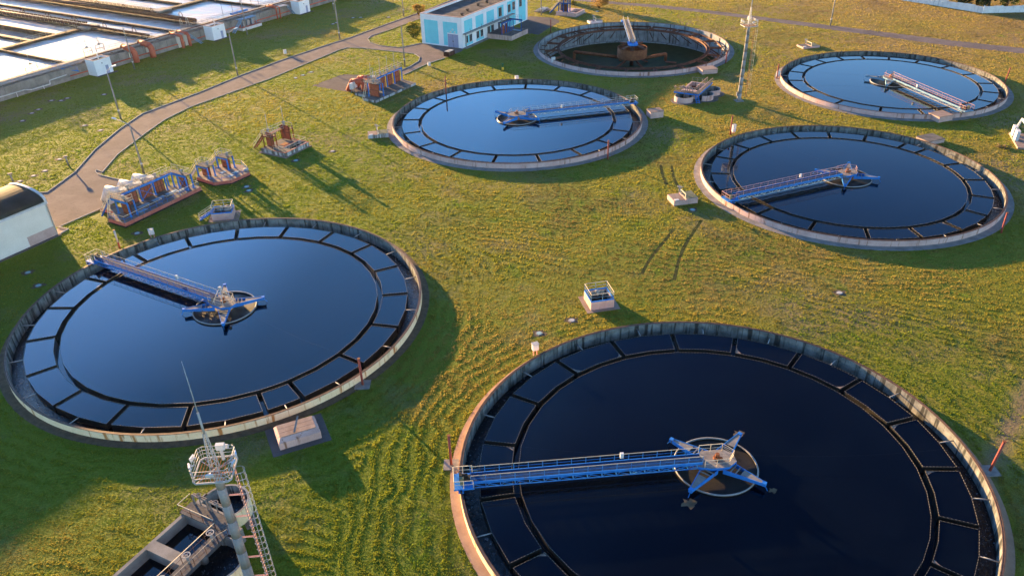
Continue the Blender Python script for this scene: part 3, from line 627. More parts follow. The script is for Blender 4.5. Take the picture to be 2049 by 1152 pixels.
for u,w0,w1,rr,zz in ((48.6,5,120,.35,.55),(66.3,6,120,.62,.75),(51,36,110,.3,.5)):
    b=MB(); b.tube((u,w0,Z1+zz),(u,w1,Z1+zz),rr,10)
    for i in range(int((w1-w0)/6)): b.bar((u,w0+3+6*i,Z1-.1),(u,w0+3+6*i,Z1+zz),.25)
    b.build('air_pipe',M['rust_dark'],T)
    for i in range(int((w1-w0)/13)):
        q=w0+6+13*i; b=MB(); n=8
        pts=[(u+.0+1.1*math.sin(PI*j/n)*0,q+.8*math.cos(PI*j/n),Z1+zz+rr+1.3*math.sin(PI*j/n)) for j in range(n+1)]
        for a_,c_ in zip(pts[:-1],pts[1:]): b.tube(a_,c_,.1,6)
        b.build('expansion_loop',M['rust_dark'],T)
b=MB(); b.rail([(50.1,6,Z1),(50.1,30,Z1)],1.05,.045,2); b.rail([(48.3,35,Z1),(48.3,110,Z1)],1.05,.045,2); b.rail([(50.1,35,Z1),(50.1,110,Z1)],1.05,.045,2); b.rail([(72.3,34,Z1),(72.3,110,Z1)],1.05,.045,2); b.rail([(74.7,34,Z1),(74.7,110,Z1)],1.05,.045,2); b.rail([(23,34.3,Z1),(46,34.3,Z1)],1.05,.045,2); b.build('walkway_railing',M['rail_cream'],T)
for (u,h_,wd) in ((11,1.6,3.2),(27.5,1.8,2.4),(31.2,1.8,2.4)):
    b=MB(); b.bar((u,4.4,Z1),(u,4.4,Z1+h_),.12); b.bar((u+wd,4.4,Z1),(u+wd,4.4,Z1+h_),.12); b.bar((u,4.4,Z1+h_),(u+wd,4.4,Z1+h_),.14); b.bar((u,4.4,Z1+.9),(u+wd,4.4,Z1+.9),.1); b.tube((u+wd/2,4.4,Z1),(u+wd/2,4.4,Z1+4.2),.05,6); b.tube((u+wd/2-.3,4.4,Z1+h_+.2),(u+wd/2+.3,4.4,Z1+h_+.2),.22,8); b.build('sluice_frame',M['steel'],T)
for u in (60,62.2): 
    b=MB(); b.bar((u-.6,4.6,Z1),(u-.2,4.6,Z1+2.6),.12); b.bar((u+.6,4.6,Z1),(u+.2,4.6,Z1+2.6),.12); b.bar((u-.4,4.6,Z1+1.3),(u+.4,4.6,Z1+1.3),.1); b.bar((u-.2,4.6,Z1+2.6),(u+.2,4.6,Z1+2.6),.12); b.build('hoist_frame',M['steel'],T)
for u in (76,80,83.5,88,91,97,100): MB().tube((u,4.8,Z1),(u,4.8,Z1+3.8),.05,6).build('valve_spindle',M['dark'],T)
b=MB(); b.box(78,84.5,3.0,4.0,Z1+.2,Z1+.75); b.build('pipe_tray',M['blue'],T)
b=MB(); b.bar((17,2.7,Z1-.1),(21.5,-.6,1.7),.9,.12); b.rail([(17,3.0,Z1),(21.5,-.3,1.7)],.9,.04,1.5); b.build('access_ramp',M['blue'],T)
o=MB(); 
for u0,u1,w0,w1 in ((-60,21.2,4.2,32.7),(21.8,48.2,4.2,32.7),(50.2,56.9,4.2,120),(57.5,65.8,4.2,120),(66.8,92.3,4.2,30.1),(93.1,135,4.2,120),(66.8,72.2,31.9,120),(74.8,83.6,31.9,120),(84.4,92.3,31.9,120),(12.4,30.6,34.5,120),(39.7,48.2,34.5,120),(-60,1.6,34.5,120)):
    o.add([(u0,w0,ZF),(u1,w0,ZF),(u1,w1,ZF),(u0,w1,ZF)],[(0,1,2,3)],0)
for u0,u1,w0,w1 in ((31.4,38.9,34.5,120),(2.4,11.6,34.5,120)): o.add([(u0,w0,ZF-.6),(u1,w0,ZF-.6),(u1,w1,ZF-.6),(u0,w1,ZF-.6)],[(0,1,2,3)],1)
q=o.build('water',[M['foam'],M['patch']],None,BO,R(BA)); tag(q,kind='structure')
excl([B_(-60,-.6),B_(135,-.6),B_(135,120),B_(-60,120)])
def gatehouse(u,label):
    o=B_(u,-3.9); T=thing('gatehouse',label,'small building',o,BA,'white gatehouses along the basin wall')
    b=MB(); b.box(0,4.8,0,.2,0,3.9); b.box(0,4.8,3.3,3.5,0,3.9); b.box(0,.2,.2,3.3,0,3.9); b.box(4.6,4.8,.2,3.3,0,3.9); b.build('wall',M['white_wall'],T)
    MB().box(.2,4.6,.2,3.3,3.35,3.5).build('roof',M['felt'],T)
    b=MB()
    for q in ((-.05,4.85,-.05,.25),(-.05,4.85,3.25,3.55),(-.05,.25,.25,3.25),(4.55,4.85,.25,3.25)): b.box(*q,3.9,4.0)
    b.build('parapet_cap',M['pink'],T)
    d=MB(); d.box(2.9,3.75,-.04,0,.1,2.15); d=d.build('door',M['door'],T); MB().box(3.6,3.68,-.08,-.04,1.0,1.1).build('handle',M['dark'],d)
    MB().tube((2.5,1.4,3.5),(2.5,1.4,4.9),.17,10).build('vent_pipe',M['white'],T)
    MB().tube((2.2,-.06,2.9),(2.2,0,2.9),.18,10).build('wall_vent',M['steel'],T)
    MB().box(-.4,5.6,-.9,0,0,.08).build('plinth_path',M['asphalt_grey'],T); X=xf(o,BA); excl([X(-.4,-1),X(5.6,-1),X(5.6,4),X(-.4,4)])
    return T
gatehouse(24.1,'nearest white gatehouse on the basin wall, behind the left lamp post'); gatehouse(63.4,'white gatehouse between red pipes and the stair platform at the basin'); gatehouse(99.9,'farthest white gatehouse, cut by the top edge')
for i,(u,rr,lab) in enumerate(((37.8,.8,'thick red elbow pipe nearest the first gatehouse'),(43.3,.8,'thick red elbow pipe left of the two thinner red ones'),(53.8,.45,'thinner red elbow pipe, the left of its pair'),(56.3,.45,'thinner red elbow pipe beside the blue steps'),(91.6,.22,'slim red pipe bent over the far basin wall, left of two'),(93.0,.22,'slim red pipe bent over the far basin wall, right of two'))):
    o=B_(u,-1.9); T=thing('elbow_pipe',lab,'pipe',o,BA,'red pipes bending over the basin wall'); zt=3.6-rr*.5
    b=MB(); b.pipe([(0,0,0),(0,0,zt-rr*1.0),(0,rr*.9,zt),(0,4.2,zt+.25)],rr,14); b.build('pipe',M['redpipe'],T)
    b=MB(); b.tube((0,3.9,zt+.25),(0,4.35,zt+.25),rr*1.15,14); b.build('flange',M['rust_dark'],T)
    if rr>.3: MB().box(-.45,.45,.9+rr,1.7+rr,0,zt-rr).build('support_block',M['hall_wall'],T)
o=B_(75.5,-3.1); T=thing('stair_platform','pale blue stair platform with red-edged base against the basin wall','platform',o,BA)
MB().box(0,8,0,3,0,.8).build('base',M['white'],T); MB().box(-.05,8.05,-.05,3,.8,.9).build('red_edge',M['redside'],T)
b=MB(); b.box(.5,7,.9,2.6,2.9,3.05); 
for px in (.6,3,5,6.9): b.bar((px,1,.9),(px,1,2.9),.14)
b.build('deck',M['blue_pale'],T); b=MB(); b.rail([(.5,.9,3.05),(7,.9,3.05)],1.05,.045,1.3); b.build('railing',M['blue_pale'],T)
b=MB(); b.bar((.5,.2,3.0),(-3.2,.2,0),.15,.25); b.bar((.5,1.1,3.0),(-3.2,1.1,0),.15,.25)
for i in range(9): b.bar((.3-.38*i,.2,2.8-.31*i),(.3-.38*i,1.1,2.8-.31*i),.28,.05)
b.rail([(.5,.2,3.0),(-3.2,.2,.05)],.9,.04,1.2); b.build('stair',M['blue_pale'],T)
for k_ in range(3): MB().box(1.6+k_*1.8,2.6+k_*1.8,1.2,2.2,.9,2.4).build('cabinet',M['steel'],T)
o=B_(56.8,-2.6); T=thing('access_steps','blue steps with landing beside the thinner red pipes','steps',o,BA)
b=MB(); b.bar((0,2.6,3.3),(2.6,-.4,0),.12,.22); b.bar((.9,2.9,3.3),(3.4,-.1,0),.12,.22)
for i in range(9): t_=i/9; b.bar((2.6*t_,2.6-3*t_,3.2-3.2*t_),(.9+2.5*t_,2.9-3*t_,3.2-3.2*t_),.25,.05)
b.build('stair',M['blue_pale'],T); b=MB(); b.rail([(-4,1.6,3.4),(0,1.6,3.4),(.3,2.8,3.4)],1.0,.04,1.2); b.box(-4,.6,1.6,3.4,3.3,3.4); b.build('landing',M['steel'],T)
o=B_(93.5,-2.2); T=thing('access_steps','grey landing with steps over the two slim red pipes','steps',o,BA)
b=MB(); b.box(-1.5,3.4,.3,2.2,3.3,3.45); b.rail([(-1.5,.3,3.45),(3.4,.3,3.45)],1,.04,1.2); b.build('landing',M['steel'],T)
b=MB(); b.bar((3.4,.4,3.4),(6.2,.4,0),.12,.22); b.bar((3.4,1.4,3.4),(6.2,1.4,0),.12,.22); 
for i in range(9): t_=i/9; b.bar((3.4+2.8*t_,.4,3.3-3.3*t_),(3.4+2.8*t_,1.4,3.3-3.3*t_),.25,.05)
b.build('stair',M['blue_pale'],T)
# ------------------------------------------------------------------ sluice gate stations
def gatepart(T,p,q,z0,z1,mat='gate'):
    p=Vector(p);q=Vector(q); d=(q-p); n=Vector((-d.y,d.x)).normalized()*.09
    b=MB(); b.prism([p+n,q+n,q-n,p-n],z0,z1); m=p.lerp(q,.5)
    for t_ in (.03,.35,.68,.97): e=p.lerp(q,t_); b.bar((e.x,e.y,z0),(e.x,e.y,z1),.3,.06,1)
    for z in (z0+.1,(z0+z1)/2,z1-.1): b.bar((p.x,p.y,z),(q.x,q.y,z),.26,.08,1)
    return b.build('gate',[M[mat],M['rust_dark']],T)
def post(T,p,z0,z1,mat='blue',w=.2): 
    b=MB(); b.bar((p[0],p[1],z0),(p[0],p[1],z1),w); b.box(p[0]-w,p[0]+w,p[1]-w,p[1]+w,z0,z0+.06); return b.build('post',M[mat],T)
def beam(T,p,q,z,mat='blue',h=.32,w=.16): b=MB(); b.bar((*p,z),(*q,z),w,h); return b.build('beam',M[mat],T)
def stair(T,p,q,width,mat='blue',rail='rail_cream',n=9,rl=True):
    p=Vector(p);q=Vector(q); d=(q-p); s_=Vector((-d.y,d.x,0)).normalized()*width/2
    b=MB(); b.bar(p+s_,q+s_,.08,.24); b.bar(p-s_,q-s_,.08,.24)
    for i in range(n): e=p.lerp(q,(i+.5)/n); b.bar(e+s_,e-s_,.24,.05)
    st=b.build('stair',M[mat],T)
    if rl: b=MB(); b.rail([p+s_,q+s_],.95,.035,1.1); b.rail([p-s_,q-s_],.95,.035,1.1); b.build('handrail',M[rail],st)
def ladder(T,p,q,mat='rail_cream'):
    p=Vector(p);q=Vector(q); s_=Vector((.28,0,0)) if abs((q-p).x)<abs((q-p).y) else Vector((0,.28,0)); b=MB(); b.bar(p+s_,q+s_,.08); b.bar(p-s_,q-s_,.08)
    n=int((q-p).length/.35)
    for i in range(1,n): e=p.lerp(q,i/n); b.tube(e-s_,e+s_,.025,5)
    b.build('ladder',M[mat],T)
def actuator(T,p,z,spin=0.0,mat='steel'):
    b=MB(); b.tube((p[0],p[1],z),(p[0],p[1],z+.55),.17,10); b.tube((p[0]-.35,p[1],z+.62),(p[0]+.25,p[1],z+.62),.2,10)
    o=b.build('actuator',M[mat],T)
    if spin: MB().tube((p[0],p[1],z+.7),(p[0],p[1],z+.7+spin),.05,6).build('spindle_cover',M['rail_white'],o)
def rails(T,pts,mat='rail_cream',pm=None,h=1.05,name='railing'): 
    b=MB(); b.rail(pts,h,.04,1.4,mi=0,mtop=1); return b.build(name,[M[pm or mat],M[mat]],T)
def platform(T,pts,z,mat='deck_grey'): b=MB(); b.prism(pts,z-.1,z); return b.build('platform',M[mat],T)
# S1: large blue station at the end of the road
O=P(252.5,455.8); T=thing('sluice_station','largest blue sluice station with three white pipes at the road end','sluice station',O,59.9)
b=MB(); b.prism([(0,0),(16.5,0),(16.5,4.6),(14.5,5.6),(4,5.6),(4,9.0),(2.2,9.0),(2.2,5.6),(0,4.2)],.22,.82,0,1); b.build('base',[M['redside'],M['slabtop']],T)
MB().prism([(-.12,-.12),(16.62,-.12),(16.62,5.8),(4.1,5.8),(4.1,9.1),(2.1,9.1),(2.1,5.8),(-.12,4.4)],0,.22).build('plinth',M['dark'],T)
for (u,v,l) in ((5.2,2.6,2.2),(8.2,2.6,2.6),(11.2,2.6,2.4),(4.0,1.0,1.6),(13.0,1.7,1.8),(14.8,2.6,1.2)): MB().box(u,u+l,v,v+.75,.82,.87).build('cover_plate',M['blue_pale'],T)
bx=[(4.3,4.9),(7.5,4.7),(10.4,4.6),(12.9,4.5),(14.4,4.4)]
for p_ in bx: post(T,p_,.82,3.3)
for p_ in ((4.3,5.9),(9,5.9),(14.4,5.9)): post(T,p_,.3,3.3)
beam(T,(3.9,4.75),(14.7,4.5),3.3); beam(T,(3.9,5.6),(14.7,5.4),3.3)
platform(T,[(3.9,5.0),(14.7,4.8),(14.7,5.4),(3.9,5.6)],3.5)
for a_,c_ in (((4.7,5.15),(7.1,5.1)),((7.9,5.05),(10.1,5.0)),((10.7,4.95),(12.7,4.9))): gatepart(T,a_,c_,.82,3.0); actuator(T,((a_[0]+c_[0])/2,5.3),3.5,0)
b=MB(); b.bar((7.5,4.7,.9),(10.4,4.6,2.9),.08); b.bar((10.4,4.6,.9),(7.5,4.7,2.9),.08); b.build('cross_brace',M['blue'],T)
rails(T,[(4.0,4.75,3.5),(14.6,4.55,3.5)],'rail_cream'); rails(T,[(4.0,5.8,3.5),(14.6,5.6,3.5)],'rail_cream')
for p_ in ((14.4,.9),(15.7,.9),(14.3,2.9),(15.7,3.2)): post(T,p_,.82,3.3)
beam(T,(14.4,.8),(14.5,4.5),3.3); beam(T,(15.7,.8),(15.7,4.6),3.3); platform(T,[(14.4,.8),(15.7,.8),(15.7,5.6),(14.7,5.6)],3.52); gatepart(T,(15.0,1.3),(15.0,3.3),.82,3.1); actuator(T,(15.0,2.3),3.5); rails(T,[(14.45,.85,3.5),(15.65,.85,3.5),(15.65,5.5,3.5)],'rail_cream')
b=MB(); b.bar((14.4,.9,.9),(14.3,2.9,3.1),.08); b.bar((14.3,2.9,.9),(14.4,.9,3.1),.08); b.build('cross_brace',M['blue'],T)
for p_ in ((2.2,1.1),(3.4,1.0),(2.2,4.2),(3.4,4.3)): post(T,p_,.82,3.3)
beam(T,(2.1,1.0),(2.1,5.0),3.3); beam(T,(3.4,.9),(3.4,5.0),3.3); platform(T,[(2.1,1.0),(3.5,1.0),(3.9,5.8),(2.1,5.6)],3.52); gatepart(T,(2.7,1.3),(2.7,3.4),.82,3.1,'rust'); actuator(T,(2.7,2.4),3.5); rails(T,[(3.4,1.0,3.5),(2.1,1.0,3.5),(2.1,5.6,3.5)],'rail_cream')
rails(T,[(.2,4.0,.82),(.25,.2,.82),(8.2,.2,.82),(8.2,1.2,.82)],'rail_cream','blue'); rails(T,[(9.2,1.2,.82),(9.2,.2,.82),(16.3,.2,.82),(16.3,4.3,.82)],'rail_cream','blue')
ladder(T,(.9,5.4,.1),(2.1,5.2,4.3)); stair(T,(1.0,7.2,.3),(2.6,5.6,3.5),.8,'blue_dark')
for i in range(3):
    u=6.9+3.0*i; b=MB(); b.tube((u,8.0,0),(u,8.0,2.7),.62,16); b.build('riser',M['white'],T)
    MB().tube((u,8.0,2.7),(u,8.0,2.78),.9,18).build('riser_cap',M['lid'],T)
    b=MB(); b.pipe([(u-1.1,13.0,0),(u-.7,11.6,2.3),(u-.1,8.4,2.15)],.58,14); b.build('white_pipe',M['white'],T)
MB().box(3.4,5.0,8.4,8.6,.9,2.0).build('notice_board',M['white'],T)
X=xf(O,59.9); excl([X(-.4,-.4),X(16.9,-.4),X(16.9,6),X(14,13),X(5,13),X(-.4,9)])
# S2: small blue twin station
O=P(370+400/6.773,290+560/6.773); T=thing('sluice_station','small blue twin sluice station on a red angular base','sluice station',O,59.9)
base=[(.3,4.7),(0,0),(2.2,-2.2),(6.6,-2.5),(8.6,1.2),(7.6,5.2),(2.6,6.2)]
b=MB(); b.prism(base,.2,.75,0,1); b.build('base',[M['redside'],M['slabtop_brown']],T); b=MB(); b.prism([(x*1.02-.1,y*1.04) for x,y in base],0,.2); b.build('plinth',M['dark'],T)
for ox,oy,tall in ((0.9,2.0,2.75),(5.5,1.7,2.9)):
    for dx,dy in ((0,0),(1.5,0),(0,2.7),(1.5,2.7)): post(T,(ox+dx,oy+dy),.75,tall)
    for dx in (0,1.5): beam(T,(ox+dx,oy-.1),(ox+dx,oy+2.8),tall)
    platform(T,[(ox-.1,oy-.1),(ox+1.6,oy-.1),(ox+1.6,oy+2.8),(ox-.1,oy+2.8)],tall+.2); gatepart(T,(ox+.8,oy+.3),(ox+.8,oy+2.4),.75,2.6); actuator(T,(ox+.8,oy+.5),tall+.2)
    rails(T,[(ox,oy+2.7,tall+.2),(ox+1.5,oy+2.7,tall+.2),(ox+1.5,oy,tall+.2),(ox,oy,tall+.2),(ox,oy+2.0,tall+.2)],'rail_cream','blue_pale'); stair(T,(ox+.3,oy+5.4,.05 if ox<2 else .6),(ox+.6,oy+2.8,tall+.1),.8,'rail_white')
rails(T,[(.15,1.6,.75),(.15,.1,.75),(2.3,-2.0,.75),(6.5,-2.3,.75),(8.3,1.1,.75),(7.5,4.4,.75)],'rail_cream','blue')
for u,v in ((3.0,-1.0),(4.6,-.6),(3.6,1.6)): MB().box(u,u+1.2,v,v+.8,.75,.8).build('cover_plate',M['blue_pale'],T)
MB().ball((7.0,-1.2,.85),.5,12,6,0,.5).build('dome_cover',M['lid'],T)
X=xf(O,59.9); excl([X(*p_) for p_ in base])
# S3: red station
O=P(500+690/9.6,200+1110/9.6); T=thing('sluice_station','brick-red sluice station with two thin masts and open pit','sluice station',O,59.9)
b=MB(); b.box(0,6.9,0,.5,.1,.85); b.box(0,6.9,2.7,6.4,.1,.85); b.box(0,2.3,.5,2.7,.1,.85); b.box(6.5,6.9,.5,2.7,.1,.85); b.box(2.3,6.5,.5,2.7,.1,.16,1); b.build('base',[M['chipped'],M['dark']],T)
b=MB(); b.box(-.03,6.93,-.03,.12,.85,.93); b.box(6.8,6.93,.12,6.4,.85,.93); b.box(2.2,6.6,2.55,2.7,.85,.92); b.box(-.03,.1,.12,3,.85,.93); b.build('red_edge',M['redside'],T)
MB().box(-.4,7.2,-.4,6.8,0,.1).build('plinth',M['slabtop_brown'],T)
b=MB(); b.box(.15,6.75,2.75,6.3,.85,.875); b.box(.15,2.15,.15,2.7,.85,.875); b.build('paving',M['slabtop'],T)
for p_ in ((1.0,6.3),(1.0,4.1),(2.3,6.3),(2.3,4.1),(6.0,6.2),(7.0,6.2),(7.1,4.0),(6.0,3.8)): post(T,p_,.85,3.7,'rust',.16)
for p_,q_ in (((1,6.3),(7,6.2)),((1,4.1),(1,6.3)),((2.3,4.1),(2.3,6.3)),((7,3.9),(7,6.2)),((6,3.8),(6,6.2)),((1,4.1),(2.3,4.1))): beam(T,p_,q_,3.0,'rust',.22)
platform(T,[(.9,4.0),(2.4,4.0),(2.4,5.4),(5.9,5.3),(5.9,3.8),(7.1,3.8),(7.1,6.4),(.9,6.5)],3.15,'rust_dark')
gatepart(T,(1.7,4.3),(1.7,6.1),.85,3.6); gatepart(T,(6.0,4.0),(6.0,5.9),1.0,3.9); actuator(T,(1.7,5.2),3.7,3.0); actuator(T,(6.0,5.0),3.9,3.2)
rails(T,[(2.4,4.0,3.15),(.9,4.0,3.15),(.9,6.4,3.15),(7.0,6.3,3.15),(7.0,3.9,3.15)],'rail_white'); rails(T,[(2.4,5.2,3.15),(5.8,5.2,3.15)],'rail_white'); rails(T,[(2.2,.3,.85),(.3,.3,.85),(.3,3.2,.85)],'rail_cream'); rails(T,[(2.2,.3,.85),(6.6,.3,.85),(6.6,3.8,.85)],'rail_cream')
stair(T,(1.4,9.4,.05),(1.4,6.4,3.1),.8,'rust','rail_white'); MB().box(3.0,4.6,3.0,4.2,.85,.92).build('cover_plate',M['rust'],T)
X=xf(O,59.9); excl([X(-.4,-.4),X(7.2,-.4),X(7.2,6.8),X(-.4,6.8)])
# S4: station with red pipes and four tall spindles
O=P(620+1230/9.314,110+900/9.314); T=thing('sluice_station','blue-beamed sluice station with red gates, red pipes and five spindles','sluice station',O,59.9)
b=MB(); b.prism([(0,0),(15.4,-.5),(16.4,4.2),(4,4.6),(4.0,8.2),(2.6,8.2),(2.2,4.4),(.3,3.8)],.0,.55,0,1); b.build('base',[M['chipped'],M['slabtop']],T)
for p_ in ((3.9,.6),(6.9,3.9),(9.8,3.8),(12.6,3.7),(15.9,3.9)): post(T,p_,.55,3.4,'blue')
beam(T,(6.0,4.0),(16.2,3.9),3.4,'blue'); beam(T,(6.0,5.0),(16.2,4.9),3.4,'blue'); beam(T,(3.0,.5),(3.4,4.4),3.4,'blue')
platform(T,[(2.0,.5),(3.6,.5),(6,4.0),(16.2,3.9),(16.2,5.0),(2.4,5.1)],3.6)
for a_,c_ in (((7.2,4.3),(9.5,4.25)),((10.1,4.2),(12.3,4.15)),((12.9,4.1),(15.2,4.1))): gatepart(T,a_,c_,.55,3.1); actuator(T,((a_[0]+c_[0])/2,4.45),3.6,3.2)
gatepart(T,(2.5,.7),(2.5,3.2),.55,3.5); actuator(T,(2.5,2.0),3.7,2.8); actuator(T,(5.0,4.6),3.6,3.0)
for i in range(5): MB().tube((5.5+2.4*i,4.2,3.6),(5.5+2.4*i,4.2,5.3),.05,6).build('rod',M['rail_pink'],T)
rails(T,[(6.2,4.0,3.6),(16.1,3.9,3.6),(16.1,5.0,3.6),(3.0,5.1,3.6)],'rail_cream','blue_pale'); rails(T,[(2.0,3.2,3.6),(2.0,.6,3.6),(3.5,.6,3.6)],'rail_cream','blue_pale')
post(T,(1.9,3.3),.4,3.6,'blue'); post(T,(3.3,3.3),.4,3.6,'blue'); ladder(T,(.6,4.1,.0),(2.0,3.7,3.9),'rail_cream')
for i,(u,cm) in enumerate(((6.4,'rust'),(9.2,'lid'))):
    MB().tube((u,8.0,0),(u,8.0,2.6),.8,16).build('riser',M['redpipe'],T); MB().tube((u,8.0,2.6),(u,8.0,2.68),.95,18).build('riser_cap',M[cm],T)
    b=MB(); b.pipe([(u-1.6,11.8,0),(u-1.2,10.6,2.2),(u-.2,8.4,2.2)],.7,14); b.build('red_pipe',M['redpipe'],T)
for u in (3.3,4.6):
    b=MB(); b.box(u,u+1.0,9.6,10.1,.9,2.3); c_=b.build('cabinet',M['white'],T); b=MB(); 
    for du in (.1,.9): b.bar((u+du,9.7,0),(u+du,9.7,.9),.08)
    b.build('stand',M['steel'],c_)
X=xf(O,59.9); excl([X(-.2,-.3),X(15.5,-.8),X(16.6,4.4),X(9,9),X(4,9),X(-.2,4)])
# S5: station on the terrace in front of the cyan building
O=P(960+820/12.8,20+795/12.8); T=thing('sluice_station','dark blue sluice frame on a pink walled terrace before the cyan building','sluice station',O,59.9)
MB().prism([(0,0),(9.3,-.2),(9.3,8.0),(-.4,7.8)],0,1.3,0,1).build('terrace',[M['pink_wall'],M['slabtop']],T)
for p_ in ((0.2,3.3),(2.3,3.3),(4.4,3.2),(6.3,3.0),(6.2,.3),(5.2,3.1),(3.4,3.2)): post(T,p_,1.3,4.3,'blue_dark')
beam(T,(0,3.3),(6.5,3.0),4.3,'blue_dark',.4); beam(T,(6.3,0),(6.4,3.2),4.3,'blue_dark',.4); beam(T,(0,4.3),(6.5,4.2),4.3,'blue_dark',.4)
platform(T,[(0,3.3),(6.4,3.1),(6.4,4.3),(0,4.4)],4.5); gatepart(T,(.4,3.6),(2.0,3.6),1.3,3.5); gatepart(T,(2.6,3.6),(4.1,3.6),1.3,3.7)
for u in (1.2,3.3,5.0): actuator(T,(u,3.8),4.5,1.0)
rails(T,[(0,4.3,4.5),(6.4,4.2,4.5),(6.4,.2,4.5)],'rail_white','blue_pale'); MB().box(6.0,6.5,.3,3.0,1.3,1.5).build('sill',M['blue_pale'],T)
X=xf(O,59.9); excl([X(-.6,-.4),X(9.5,-.4),X(9.5,8),X(-.6,8)])
# S6: blue tower by a pink basin
O=P(1080+920/12.8,445/12.8); T=thing('sluice_station','blue sluice tower with stair beside an open pink basin at the top','sluice station',O,59.9)
b=MB(); b.box(0,6.7,0,.5,0,1); b.box(0,6.7,3,6.8,0,1); b.box(0,1.4,.5,3,0,1); b.box(6.2,6.7,.5,3,0,1); b.box(1.4,6.2,.5,3,0,.1,1); b.build('base',[M['pink_wall'],M['dark']],T); MB().box(-.5,7.3,-.5,7.2,0,.06).build('plinth',M['apron'],T)
for p_ in ((.9,3.2),(.9,6.3),(2.5,3.2),(2.5,6.3),(.9,4.7)): post(T,p_,1,4.6 if p_[1]<6 else 3.6,'blue_dark',.26)
for p_,q_ in (((.9,3.2),(.9,6.3)),((2.5,3.2),(2.5,6.3)),((.9,3.2),(2.5,3.2))): beam(T,p_,q_,3.5,'blue_dark',.35)
beam(T,(.9,3.2),(.9,4.8),4.6,'blue_dark'); platform(T,[(.8,3.1),(2.6,3.1),(2.6,6.4),(.8,6.4)],3.7); gatepart(T,(1.7,3.5),(1.7,5.6),1,3.4,'rust_dark'); actuator(T,(1.7,4.4),3.9,.8,'rust'); stair(T,(1.8,9.8,.05),(1.8,6.4,3.6),1.0,'blue_dark','steel')
X=xf(O,59.9); excl([X(-.5,-.5),X(7.3,-.5),X(7.3,7.2),X(-.5,7.2)])
# ------------------------------------------------------------------ distribution chambers (wells, channels, walkways)
def wellring(T,c_,r_,h,a0,a1,wm,name='well_wall'):
    MB().ring(r_-.22,r_,0,h,48,a0,a1,cx=c_[0],cy=c_[1],mis=(0,1,2)).build(name,[M[wm],M['concrete'],M['wetwall']],T)
def frame_hoist(T,p,q,z,h=1.5):
    p=Vector(p);q=Vector(q); b=MB()
    for e in (p,q): b.bar((e.x,e.y,z),(e.x,e.y,z+h),.14)
    b.bar((p.x,p.y,z+h),(q.x,q.y,z+h),.12,.2); d=(q-p).normalized(); n=Vector((-d.y,d.x))*.2
    b.bar((p.x+n.x,p.y+n.y,z+h),(q.x+n.x,q.y+n.y,z+h),.08,.14); b.bar((p.x,p.y,z+.3),(q.x,q.y,z+.3),.08); m=p.lerp(q,.5)
    b.tube((m.x,m.y,z+.2),(m.x,m.y,z+h+.35),.06,8); b.ring(.24,.3,z+h+.3,z+h+.36,14,cx=m.x,cy=m.y); b.tube((m.x,m.y,z+h),(m.x,m.y,z+h+.3),.16,8)
    b.build('gate_hoist',M['rust_dark'] if z<1.5 else M['plate'],T)
# foreground one, cut by the lower edge
h=1.75; O=P(200+960/5.69,960+360/5.69,h); O=Vector((O.x,O.y,0)); DA=62.0
T=thing('distribution_chamber','foreground concrete chamber with rectangular pools and round wells at the mast foot','chamber',O,DA)
# local: x forward along the channel (0 at the far pool corner, negative towards the camera), y negative to the right
b=MB(); LL=-17.5
b.box(LL,0,-.36,0,0,h); b.box(LL,0,-5.15,-4.8,0,h); b.box(-5.0,-3.85,-4.8,-.36,0,h); b.box(-.3,1.6,-5.15,0,0,h); b.box(-11.2,-10.2,-4.8,-.36,0,h); b.build('channel_wall',[M['concrete']],T)
b=MB(); b.add([(LL,-4.85,.55),(-.2,-4.85,.55),(-.2,-.3,.55),(LL,-.3,.55)],[(0,1,2,3)]); b.build('channel_water',M['pool'],T)
wellring(T,(2.75,-2.55),2.4,h,-150,165,'cream_wall'); wellring(T,(-3.1,-6.7),2.9,h,-212,32,'cream_wall'); wellring(T,(-10.2,-6.7),2.9,h,-212,32,'cream_wall'); MB().box(1.6,2.75,-.36,0,0,h).build('channel_wall',M['concrete'],T)
b=MB()
for cx,cy,rr in ((2.75,-2.55,2.35),(-3.1,-6.7,2.85),(-10.2,-6.7,2.85)): b.add([(cx+rr*math.cos(2*PI*i/32),cy+rr*math.sin(2*PI*i/32),.45) for i in range(32)],[tuple(range(32))])
b.build('well_water',M['chan'],T)
b=MB(); b.box(-.6,.9,-6.6,-5.15,0,h); b.build('corner_block',M['plate'],T); MB().box(-7.6,-5.75,-8.0,-5.15,0,h-.06).build('corner_block',M['plate'],T)
b=MB(); b.box(-17.5,-.4,-6.0,-4.75,h+.02,h+.14); b.box(-.35,1.25,-5.1,.25,h+.02,h+.14); b.build('walkway',M['deck_grey'],T)
rails(T,[(-17.5,-4.75,h+.14),(-.5,-4.75,h+.14)],'rail_cream','rust_dark'); rails(T,[(-17.5,-6.05,h+.14),(-1.6,-6.05,h+.14),(-.6,-6.4,h+.14)],'plate','rust_dark'); rails(T,[(1.3,.2,h+.14),(-.3,.2,h+.14),(-.3,-4.4,h+.14)],'rail_cream','rust_dark')
frame_hoist(T,(1.15,-.3),(1.15,-2.1),h+.1,1.3); frame_hoist(T,(1.15,-2.5),(1.15,-4.3),h+.1,1.3)
for u in (-1.6,-4.5,-7.4,-10.3): 
    b=MB(); b.tube((u,-5.3,h+.1),(u,-5.3,h+1.2),.12,8); b.ring(.3,.38,h+1.2,h+1.27,16,cx=u,cy=-5.3); b.bar((u-.38,-5.3,h+1.22),(u+.38,-5.3,h+1.22),.05); b.bar((u,-5.68,h+1.22),(u,-4.92,h+1.22),.05); b.build('handwheel',M['steel'],T)
for u in (-3.0,-6.0): MB().tube((u,-5.3,.3),(u,-5.3,h),.35,12).build('stem_guard',M['concrete'],T)
